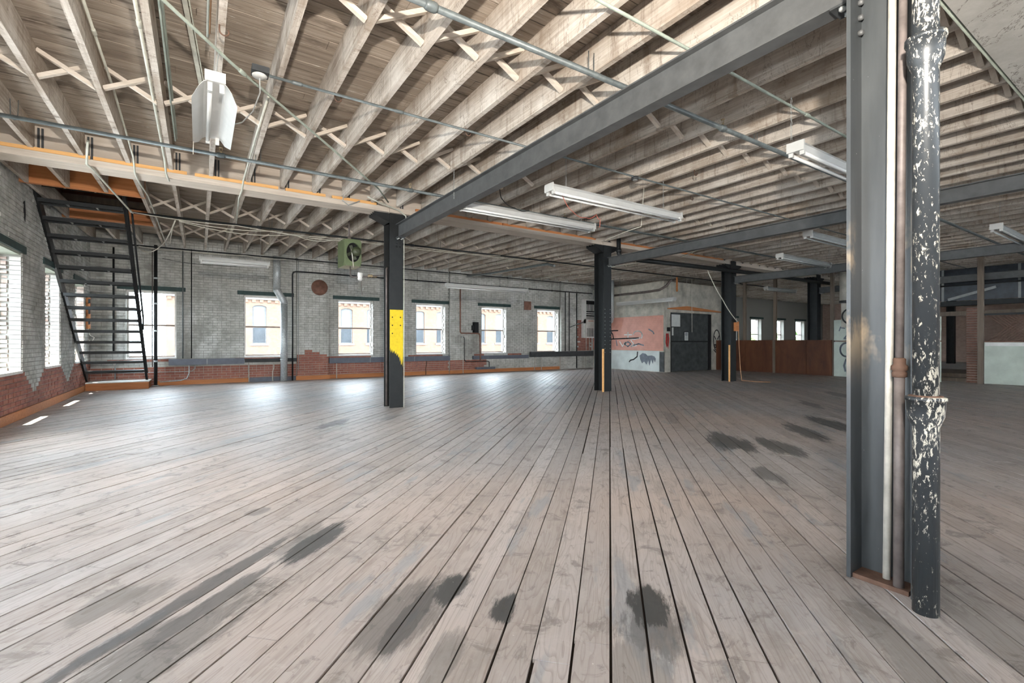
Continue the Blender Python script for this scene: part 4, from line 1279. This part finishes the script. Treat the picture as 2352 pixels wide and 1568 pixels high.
# ================================================================== WIRES
def wire(label, pts, r, mat='wire_pale', sag=0.0, name='wire'):
    out = []
    for (p0, p1) in zip(pts[:-1], pts[1:]):
        p0, p1 = Vector(p0), Vector(p1)
        n = 6
        for k in range(n):
            t = k / n
            q = p0.lerp(p1, t); q.z -= sag * 4 * t * (1 - t)
            out.append(q)
    out.append(Vector(pts[-1]))
    return tag(MB().tube(out, r, 5).build(name, mat), label, 'wire')
wire('upper pale wire strung along the far joists past the unit heater', [(-.95, 10.4, 3.37), (.6, 10.5, 3.37), (2.4, 10.5, 3.34), (4.5, 10.5, 3.36), (8.0, 10.5, 3.36)], .007, sag=.03)
wire('middle pale wire sagging along the far joists', [(-.3, 10.45, 3.33), (1.2, 10.45, 3.33), (2.9, 10.45, 3.33), (6.5, 10.4, 3.36)], .008, sag=.05)
wire('lower pale wire drooping toward the unit heater', [(-.3, 10.42, 3.31), (1.6, 10.4, 3.30), (2.5, 10.38, 3.34)], .007, sag=.10)
wire('pale wire along the top of the window wall', [(-1.2, 14.3, 3.42), (-.4, 14.3, 3.40), (1.0, 14.3, 3.42), (2.0, 14.3, 3.40)], .008, sag=.03)
wire('pale wire bundle swooping from the stair head up to a joist', [(-1.1, 13.6, 3.22), (-.72, 13.0, 3.24), (-.36, 10.5, 3.33)], .012, sag=.08)
wire('single pale wire hanging off the swooping bundle', [(-.40, 10.62, 3.27), (-.44, 10.9, 3.10), (-.50, 12.0, 3.15)], .006, sag=.02)
wire('thin dark wire along the wall over the second window', [(-.8, 15.37, 3.32), (.4, 15.37, 3.25), (1.3, 15.37, 3.35)], .006, 'steel_black', .04)
wire('red wires dangling under the long hanging light', [(3.75, 4.56, 2.96), (3.95, 4.6, 2.80), (4.2, 4.62, 2.76), (4.38, 4.62, 2.83), (4.45, 4.62, 2.78), (4.42, 4.60, 2.66)], .004, 'wire_red', .03)
wire('pale twisted cord hanging from the ceiling behind the long light', [(5.624, 4.9, 3.478), (5.62, 4.95, 2.90), (5.55, 5.2, 2.86), (5.72, 5.9, 2.85)], .005, 'wire_pale', .0)
wire('black cord from the bell socket to the strip light behind the beam', [(3.50, 5.62, 3.28), (3.55, 5.65, 3.16), (3.8, 5.7, 3.08), (4.1, 5.75, 3.10)], .006, 'black_paint', .03)
bs = thing('lamp_socket', 'small brass bell socket hanging right of the long near beam', 'socket', (3.5, 5.62, 3.28))
MB().lathe([(.045, 0), (.045, .02), (.030, .06), (.030, .10), (.012, .11)], (3.5, 5.62, 3.28), 'z', 14).build('cup', 'brass', bs)
MB().tube([(3.5, 5.62, 3.38), (3.5, 5.62, 3.50)], .006, 6).build('stem', 'brass', bs)
wire('long pale cord slanting down to the column right of the freight door', [(11.6, 7.9, 3.12), (12.3, 7.9, 2.35), (12.98, 7.85, 1.72)], .012, 'wire_pale', .05)
wire('orange extension cord dropping down that same column to the floor', [(12.99, 7.84, 1.68), (13.0, 7.82, 1.0), (13.03, 7.80, .35), (13.02, 7.75, .03), (13.2, 7.4, .012), (13.35, 7.1, .012)], .010, 'wire_orange', .0)
tag(MB().box(12.86, 13.0, 7.82, 7.90, 1.45, 1.70).box(12.92, 12.96, 7.80, 7.82, 1.68, 1.72).build('outlet_box', 'orange_wood'), 'orange-brown outlet box on the column right of the freight door', 'box')
tag(MB().bar((7.70, 7.90, 0), (7.72, 7.92, .98), .03, .04, (0, 1, 0)).build('wood_lath', 'fresh_wood'), 'fresh orange lath leaning on the column by the wall heater', 'lath')
tag(MB().bar((12.728, 7.95, .0), (12.728, 7.95, 1.05), .03, .04, (0, 1, 0)).build('wood_lath', 'fresh_wood'), 'short fresh lath against the column right of the freight door', 'lath')

def s_hook(label, x, y, z, r=.03):
    pts = [(x, y, z + .06), (x, y, z)] + [(x + r - r * math.cos(a_), y, z - r * math.sin(a_)) for a_ in [k * math.pi * 1.2 / 8 for k in range(1, 9)]]
    tag(MB().tube(pts, .006, 6).build('ceiling_hook', 'rust'), label, 'hook', 'iron hooks screwed into joists')
s_hook('rusty iron hook on the joist above the reflector light', .125, 4.10, 3.44)
s_hook('rusty iron hook hanging under the thin conduit near the rosette', 1.06, 4.62, 3.43)
s_hook('rusty iron hook between the thin conduit and the long near beam', 2.43, 4.60, 3.43)
s_hook('pale iron hook on a joist above the long hanging light', 5.62, 4.02, 3.44)
s_hook('small hook on a joist right of the long hanging light', 6.55, 4.75, 3.44)

# ================================================================== SHAFT, FREIGHT DOOR, PARTITIONS
SX0, SX1, SY0 = 14.4, 18.95, 11.6
shaft = MB()
shaft.box(SX0, 14.78, SY0, SY0 + .2, 0, 3.40).box(17.36, SX1, SY0, SY0 + .2, 0, 3.40).box(14.78, 17.36, SY0, SY0 + .2, 2.25, 3.40)
shaft.box(SX0, SX0 + .2, SY0 + .2, Y1, 0, 3.40).box(SX1 - .2, SX1, SY0 + .2, Y1, 0, 3.40)
shaft.box(SX0 + .2, SX1 - .2, SY0 + .2, Y1, 3.3, 3.40)
shaft = shaft.build('wall_shaft', 'concrete', kind='structure')
MB().box(SX0 - .012, SX0, SY0 + .02, Y1 - .01, .80, 2.13).build('salmon_panel', 'salmon_tile', shaft)
MB().box(SX0 - .016, SX0, SY0 + .20, 14.75, .02, .79).build('white_panel', 'board_white', shaft)
MB().box(SX0 - .02, SX0 + .02, SY0 - .012, SY0 + .18, .02, .76).build('corner_guard', 'door_metal', shaft)
for k in range(18):       # tile joints across the salmon panel
    z = .80 + k * 0.0739
    MB().box(SX0 - .0135, SX0 - .0122, SY0 + .02, Y1 - .02, z - .002, z + .002).build('tile_joint', 'salmon_joint', shaft) if 0 < k else None
def strokes(polys, fn, w, name, mat, parent, th=.003):
    """spray lines on a flat face: polylines in face coordinates (metres)"""
    b = MB()
    for pl in polys:
        pts = [Vector(fn(*p, th / 2)) for p in pl]
        nrm = (Vector(fn(0, 0, 1)) - Vector(fn(0, 0, 0))).normalized()
        for p0, p1 in zip(pts[:-1], pts[1:]):
            if (p1 - p0).length > 1e-5:
                d = (p1 - p0).normalized() * w * .25
                b.bar(p0 - d, p1 + d, w, th, nrm)
    return b.build(name, mat, parent)
def arc(cx_, cy_, rx, ry, a0, a1, n=14):
    return [(cx_ + rx * math.cos(R(a0 + (a1 - a0) * k / n)), cy_ + ry * math.sin(R(a0 + (a1 - a0) * k / n))) for k in range(n + 1)]
# salmon face: a = distance from the corner leftwards (towards the windows), b = height
fs_ = lambda a_, b_, t: (SX0 - .0135 - t, SY0 + a_, b_)
strokes([[(2.85, 1.58), (2.55, 1.60), (2.30, 1.60)], [(2.72, 1.58), (2.60, 1.45), (2.55, 1.28)], [(2.85, 1.25), (2.78, 1.18), (2.68, 1.22), (2.72, 1.31)], [(2.7, 1.25), (1.2, 1.29)]], fs_, .05, 'graffiti', 'black_paint', shaft)
strokes([[(1.75, 1.52), (1.75, 1.25)], [(1.95, 1.42), (1.55, 1.42)], arc(1.25, 1.42, .22, .14, 0, 200), [(1.0, 1.42), (1.05, 1.28)], [(1.9, 1.28), (1.4, 1.24), (1.1, 1.30)],
         [(2.2, 1.15), (2.05, .95), (1.9, 1.12), (1.8, .95)], [(1.6, 1.2), (1.45, 1.05), (1.6, .95), (1.3, 1.0)]], fs_, .045, 'graffiti', 'white_paint', shaft)
strokes([[(1.95, 1.05), (1.75, .95), (1.6, 1.05), (1.75, 1.14), (1.95, 1.05)], [(1.45, 1.0), (1.2, 1.06), (.95, 1.0)], [(2.4, 1.2), (2.35, .98)], [(.7, 1.62), (.5, 1.52), (.45, 1.44)]], fs_, .05, 'graffiti', 'grey_spray', shaft)
fw_ = lambda a_, b_, t: (SX0 - .0175 - t, SY0 + a_, b_)
blob = [(1.15, .60), (1.0, .70), (.85, .68), (.75, .60), (.55, .62), (.42, .58), (.36, .50), (.40, .36), (.45, .48), (.50, .30), (.58, .46), (.66, .22), (.72, .42), (.80, .26), (.92, .38), (1.02, .30), (1.12, .46)]
MB().prism([(a_, b_) for a_, b_ in blob], lambda a_, b_, t: fw_(a_, b_, t), .003).build('graffiti', 'grey_spray', shaft)
strokes([[(1.25, .74), (1.27, .56), (1.45, .44), (1.62, .40), (1.68, .34)]], fw_, .05, 'graffiti', 'black_paint', shaft)
# front face with the freight door: a = x, b = z
ff_ = lambda a_, b_, t: (a_, SY0 - .0005 - t, b_)
strokes([arc(17.68, 1.20, .22, .42, 0, 360, 26), [(17.52, 1.36), (17.62, 1.24)], [(17.84, 1.38), (17.74, 1.24)], [(17.66, 1.20), (17.70, 1.12)],
         [(17.52, 1.02), (17.86, 1.04), (17.82, .90), (17.56, .90), (17.52, 1.02)], [(17.60, 1.02), (17.63, .92), (17.67, 1.02), (17.71, .92), (17.76, 1.03)],
         [(17.48, .82), (17.60, .72), (17.76, .74), (17.88, .84)]], ff_, .045, 'graffiti', 'black_paint', shaft)
MB().prism([(14.52, 1.45), (14.66, 1.45), (14.70, 1.25), (14.66, 1.0), (14.63, .86), (14.60, 1.0), (14.56, .92), (14.50, 1.1)], lambda a_, b_, t: ff_(a_, b_, t), .004).build('red_spray', 'red_paint', shaft)
strokes([[(14.60, 1.40), (14.60, 1.02)]], lambda a_, b_, t: ff_(a_, b_, t + .004), .04, 'red_spray', 'pipe_rust', shaft)
MB().prism([(14.6, 2.40), (15.6, 2.50), (17.9, 2.36), (17.9, 2.33), (14.6, 2.36)], lambda a_, b_, t: (a_, SY0 - .14 + t, b_), .139).build('door_canopy', 'orange_wood', shaft)
door = thing('door_1', '', '', (16.07, SY0 + .05, 0))
del door['label']; del door['category']
door['kind'] = 'structure'
MB().box(14.80, 17.34, SY0 + .06, SY0 + .10, 1.17, 2.24).build('upper_leaf', 'door_metal', door)
MB().box(14.80, 17.34, SY0 + .06, SY0 + .10, .01, 1.13).build('lower_leaf', 'door_metal', door)
MB().box(14.80, 17.34, SY0 + .045, SY0 + .11, 1.125, 1.175).build('meeting_bar', 'black_paint', door)
MB().box(14.79, 14.87, SY0 + .03, SY0 + .12, 0, 2.24).build('guide_rail', 'black_paint', door)
MB().box(17.18, 17.35, SY0 + .03, SY0 + .12, 0, 2.24).build('guide_rail', 'black_paint', door)
yd_ = SY0 + .059
tag(MB().box(14.88, 15.42, yd_ - .004, yd_, 1.72, 2.18).build('paper_sheet', 'paper'), 'large grey paper sheet taped high on the freight door', 'paper')
tag(MB().box(14.89, 14.98, SY0 + .022, SY0 + .029, 1.38, 1.68).build('paper_sheet', 'paper'), 'narrow white paper strip on the left edge of the freight door', 'paper')
nt_ = thing('door_notice', 'black framed notice in the middle of the freight door', 'sign', (15.78, yd_, 1.35))
MB().box(15.66, 15.92, yd_ - .006, yd_, 1.16, 1.54).build('backing', 'black_paint', nt_)
MB().box(15.68, 15.90, yd_ - .009, yd_ - .0065, 1.19, 1.51).build('sheet', 'paper', nt_)
for k, (w_, h_) in enumerate(((.16, .03), (.17, .03), (.15, .02), (.12, .012), (.15, .012), (.13, .012))):
    z = 1.47 - k * .045
    MB().box(15.79 - w_ / 2, 15.79 + w_ / 2, yd_ - .011, yd_ - .0095, z - h_ / 2, z + h_ / 2).build('text_line', 'grey_spray', nt_)
sw2 = thing('call_button', 'small dark call switch with a conduit beside the freight door', 'switch', (14.62, SY0 - .03, 1.6))
MB().box(14.57, 14.69, SY0 - .06, SY0 - .001, 1.53, 1.68).build('box', 'black_paint', sw2)
MB().tube([(14.63, SY0 - .02, 1.68), (14.63, SY0 - .02, 3.25)], .014, 6).build('conduit', 'conduit_pale', sw2)
wire('pale pull cord hanging in front of the freight door', [(15.5, 11.2, 3.86), (15.52, 11.2, 1.5)], .009, 'wire_pale', 0.0, 'pull_cord')
wire('thin pale cord hanging above the freight door', [(15.2, 11.2, 3.86), (15.2, 11.2, 2.5)], .006, 'wire_pale', 0.0, 'pull_cord')
tag(MB().tube([(14.34, 15.2, 3.05), (14.34, 12.4, 3.05), (14.33, 11.75, 3.07), (14.36, 11.45, 3.20), (14.5, 11.40, 3.38), (14.8, 11.4, 3.46)], .045, 10).build('shaft_pipe', 'pipe_brown'),
    'brown pipe along the upper shaft wall bending up at its corner', 'pipe')
gd = thing('flue_duct', 'galvanized duct dropping behind the column beside the wall heater', 'duct', (13.9, 14.9, 1.9))
MB().tube([(14.08, 14.0, 3.90), (14.08, 14.0, 2.1)], .13, 16).build('upper_length', 'galvanized', gd)
MB().tube([(14.08, 14.0, 2.12), (14.07, 14.02, 2.0), (13.90, 14.2, 1.85), (13.9, 14.35, 1.75)], .13, 16).build('elbow', 'galvanized', gd)
tag(MB().bar((14.764, 11.3, 3.0), (14.764, 11.3, 3.60), .06, .03).build('wood_scrap', 'orange_wood'), 'short rusty board hanging at the top corner of the shaft', 'board')

# rusty brown partition and boards in line with the fourth column
PX = 17.62
part_ = MB().box(PX + .02, PX + .05, 7.32, SY0 - .005, 0, .02).build('wall_partition', 'brown_panel', kind='structure')
ys = [7.34, 8.15, 9.25, 10.35, SY0 - .01]
for y0, y1 in zip(ys[:-1], ys[1:]):
    MB().box(PX, PX + .035, y0 + .004, y1 - .004, .02, 1.20).build('panel', 'brown_panel', part_)
for y in (9.24, 10.9):
    MB().box(PX - .05, PX - .001, y - .04, y + .04, 0, 1.2).build('batten', 'post_wood', part_)
for k, (y, h_) in enumerate(((7.36, 3.5), (9.25, 3.5), (10.42, 3.5))):
    tag(MB().box(PX + .04, PX + .13, y - .05, y + .05, 0, h_).box(PX + .02, PX + .15, y - .07, y + .07, h_ - .06, h_).build('timber_post', 'post_wood'),
        ('dark timber post at the right end of the brown partition', 'dark timber post in the middle of the brown partition', 'dark timber post at the left end of the brown partition')[k], 'post', 'partition posts')
wb = thing('graffiti_board', 'pale green board with black sprayed letters right of the brown partition', 'board', (PX, 6.0, 0))
MB().box(PX - .01, PX + .02, 4.55, 7.28, .0, 1.14).build('lower_panel', 'board_mint', wb)
MB().box(PX - .01, PX + .02, 4.55, 7.28, 1.18, 1.86).build('upper_panel', 'board_mint', wb)
fb_ = lambda a_, b_, t: (PX - .0105 - t, 7.28 - a_, b_)
strokes([arc(.36, .88, .17, .22, 0, 360, 20), [(.56, .66), (.66, 1.05), (.72, 1.08)], [(.34, .18), (.30, .36), (.36, .56), (.48, .62), (.58, .52), (.66, .22), (.70, .14)]], fb_, .055, 'graffiti', 'grey_spray', wb)
strokes([[(.16, 1.50), (.20, 1.62), (.34, 1.68)], [(.22, 1.60), (.32, 1.58)], [(.44, 1.66), (.46, 1.54), (.56, 1.54), (.62, 1.66)], [(.66, 1.66), (.74, 1.56)]], fb_, .035, 'graffiti', 'grey_spray', wb)
strokes([[(.30, 1.24), (.44, 1.44), (.52, 1.42), (.44, 1.34), (.54, 1.30), (.48, 1.22), (.32, 1.26)], [(.60, 1.36), (.62, 1.24)]], fb_, .04, 'graffiti', 'grey_spray', wb)
ed = thing('exhaust_duct', 'grey round exhaust duct and fan above the pale green board', 'duct', (16.7, 6.6, 1.7))
MB().tube([(16.9, 6.62, 2.40), (16.9, 6.62, 3.76)], .19, 20).build('duct', 'concrete', ed)
MB().lathe([(.19, 0), (.205, .01), (.205, .06), (.19, .07)], (16.9, 6.62, 2.36), 'z', 20).build('collar', 'steel_dark', ed)
MB().lathe([(.16, 0), (.26, .02), (.28, .08), (.26, .2), (.1, .22)], (17.1, 6.60, 1.95), 'x', 24).build('fan_housing', 'steel_dark', ed)
MB().lathe([(.05, -.03), (.20, -.02), (.22, .03)], (17.1, 6.60, 1.95), 'x', 20).build('fan_grille', 'concrete', ed)
MB().box(17.2, 17.5, 6.35, 6.9, 1.60, 2.45).build('mounting', 'concrete', ed)
wb2 = thing('white_board', 'tall pale board panel at the right edge beyond the near column', 'board', (PX, 2.0, 0))
MB().box(PX - .01, PX + .02, -1.0, 3.66, .02, 1.13).build('panel', 'board_mint', wb2)
MB().box(PX - .014, PX - .0105, 2.9, 3.64, 1.03, 1.12).build('strip', 'white_paint', wb2)
strokes([[(4.5, .7), (4.42, .55), (4.5, .5), (4.62, .62)]], lambda a_, b_, t: (PX - .0105 - t, 7.28 - a_, b_), .05, 'graffiti', 'grey_spray', wb2)
tag(MB().box(PX + .0, PX + .10, 3.68, 3.80, 0, 3.45).build('timber_post', 'post_wood'), 'grey timber post standing left of the tall pale board', 'post', 'partition posts')
bj = thing('brick_pier', 'dark brick pier in the opening beyond the near column', 'pier', (18.1, 4.0, 0))
MB().box(18.0, 18.3, 3.82, 4.10, 0, 2.1).build('core', 'mortar', bj)
for k in range(30):
    MB().box(17.99, 18.3, 3.815, 4.105, .004 + k * .07, .062 + k * .07).build('brick', 'pipe_rust', bj)
ms = thing('wire_screen', 'diamond wire mesh screen above the tall pale board', 'screen', (PX + .02, 2, 1.15))
b = MB()
for k in range(-14, 62):
    y0 = -1.0 + k * .075
    for s in (1, -1):
        ya, yb = (y0, y0 + .70) if s > 0 else (y0 + .70, y0)
        z0_, z1_ = 1.15, 1.85
        if min(ya, yb) > -1.0 and max(ya, yb) < 3.66:
            b.bar((PX + .015, ya, z0_), (PX + .015, yb, z1_), .007, .007)
o = b.build('mesh', 'pipe_rust', ms); o['kind'] = 'stuff'
MB().box(PX, PX + .03, -1.0, 3.66, 1.85, 1.90).build('top_rail', 'steel_black', ms)
MB().box(PX, PX + .03, -1.0, 3.66, 1.135, 1.16).build('bottom_rail', 'pipe_rust', ms)
# cross beams and old steel sash over the dark bay at the right
tag(MB().box(20.0, 20.2, -3.0, 7.8, 2.30, 2.42).box(19.9, 20.3, -3, 7.8, 2.28, 2.30).build('cross_beam', 'steel_black'), 'black cross beam high in the dark bay at the right', 'beam')
tag(MB().box(20.4, 20.6, -3.0, 7.8, 1.98, 2.12).build('cross_beam', 'post_wood'), 'brown timber cross beam under the black one in the dark bay', 'beam')
ss = thing('window_40', '', '', (20.15, 2.5, 2.42))
del ss['label']; del ss['category']
ss['kind'] = 'structure'
for k in range(12):
    y = -2.6 + k * .86
    MB().box(20.05, 20.11, y - .03, y + .03, 2.42, 3.45).build('mullion', 'enamel_grey', ss)
    if k < 11:
        MB().box(20.07, 20.08, y + .03, y + .83, 2.44, 2.90).build('pane', 'far_glass', ss)
        MB().box(20.07, 20.08, y + .03, y + .83, 2.95, 3.44).build('pane', 'far_glass', ss)
MB().box(20.05, 20.11, -2.6, 6.9, 2.90, 2.95).build('transom', 'steel_black', ss)
tag(MB().bar((20.02, 5.0, 2.48), (20.02, 3.9, 2.80), .02, .08, (0, 0, 1)).build('fallen_board', 'enamel_grey'), 'loose pale board slanting over the cross beam of the dark bay', 'board')
tag(MB().box(PX + .6, PX + 4.0, 4.15, 7.3, 0, .10).box(PX + 1.2, PX + 4.0, 4.15, 7.3, .10, .2).build('low_platform', 'post_wood'), 'low dark stepped platform beyond the opening on the right', 'platform')

# ================================================================== OUTSIDE
street = MB().box(-60, 90, 16.2, 140, -5.2, -5.0).build('ground', 'asphalt', kind='structure')
MB().box(-80, X0 - .6, -60, 120, -5.25, -5.05).build('ground', 'asphalt', kind='structure')
YB = 33.0
fc = thing('brick_building', 'sunlit orange brick building with arched white windows across the street', 'building', (18, YB, -5))
FH = [(3.11 + 1.746 * k - .39, 3.11 + 1.746 * k + .39, 1.02, 3.40) for k in range(-2, 20)]
FH = [h for h in FH if h[0] > -1.3]
mb = MB()
for (p0, p1, q0, q1) in holes_to_segments(-1.55, 38, 4.0, FH):
    mb.box(p0, p1, YB, YB + .3, q0 if q0 > 0 else -5, q1)
mb.box(-1.55, 38, YB + .3, YB + 8, -5, 4.0)
mb.build('facade', 'facade_brick', fc)
MB().box(-1.65, 38, YB - .12, YB - .001, 3.72, 3.86).box(-1.7, 38, YB - .2, YB - .001, 3.92, 4.05).build('cornice', 'facade_white', fc)
for k in range(80):
    MB().box(-1.5 + k * .42, -1.3 + k * .42, YB - .09, YB - .001, 3.55, 3.715).build('corbel', 'facade_brick', fc)
for (x0, x1, z0, z1) in FH:
    w_ = MB().box(x0, x1, YB + .13, YB + .18, z0, z1).build('window', 'facade_white', fc)
    MB().box(x0 + .06, x1 - .06, YB + .12, YB + .129, z0 + .06, z0 + 1.0).build('pane', 'facade_glass', w_)
    MB().box(x0 + .06, x1 - .06, YB + .12, YB + .129, z0 + 1.12, z1 - .22).build('pane', 'facade_blind', w_)
    MB().box(x0 - .1, x1 + .1, YB - .06, YB + .13, z0 - .12, z0 - .002).build('sill', 'facade_white', w_)
    xm = (x0 + x1) / 2
    out_ = [(x0 - .001, z1 + .001), (x0 - .001, z1 - .16)] + [(xm - .39 * math.cos(R(a_)), z1 - .16 + .15 * math.sin(R(a_))) for a_ in range(15, 166, 15)] + [(x1 + .001, z1 - .16), (x1 + .001, z1 + .001)]
    MB().prism(out_, lambda a_, b_, t: (a_, YB - .002 + t, b_), .13).build('arch', 'facade_brick', w_)
for k, (x, y, w_, h_, m_) in enumerate(((-16, 70, 12, 7.0, 'facade_white'), (-34, 75, 14, 5.0, 'facade_blind'), (-3.5, 66, 8, 3.0, 'facade_white'))):
    f_ = thing('distant_building', ('pale flat distant building seen past the stair', 'whitish distant shed left of the brick building', 'low pale building just left of the brick corner')[k], 'building', (x, y, -5))
    MB().box(x - w_ / 2, x + w_ / 2, y, y + 6, -5, h_ - 4.0).build('block', m_, f_)
    for j in range(int(w_ / 2)):
        MB().box(x - w_ / 2 + .6 + j * 2, x - w_ / 2 + 1.6 + j * 2, y - .02, y - .001, h_ - 6.2, h_ - 4.9).build('window', 'far_glass', f_)
bush = thing('street_tree', 'small green street tree beyond the far windows', 'tree', (36, 30, -5))
b = MB()
rb = random.Random(4)
for k in range(420):
    a_, e_, r_ = rb.uniform(0, 6.28), rb.uniform(-1, 1.4), rb.uniform(.6, 3.6)
    p = Vector((52 + r_ * 1.6 * math.cos(a_), 29 + r_ * math.sin(a_), -1.0 + e_ * 2.4))
    q = Vector((rb.uniform(-1, 1), rb.uniform(-1, 1), rb.uniform(-1, 1))).normalized() * .5
    s_ = q.orthogonal().normalized() * .4
    b.add([p - q, p + s_, p + q, p - s_], [(0, 1, 2, 3)])
o = b.build('foliage', 'leaf', bush); o['kind'] = 'stuff'
MB().tube([(52, 29, -5), (52, 29, -1)], [.25, .14], 8).build('trunk', 'post_wood', bush)
bush.location = (0, 0, 0)
for ch in bush.children: ch.location = (0, 0, 0)
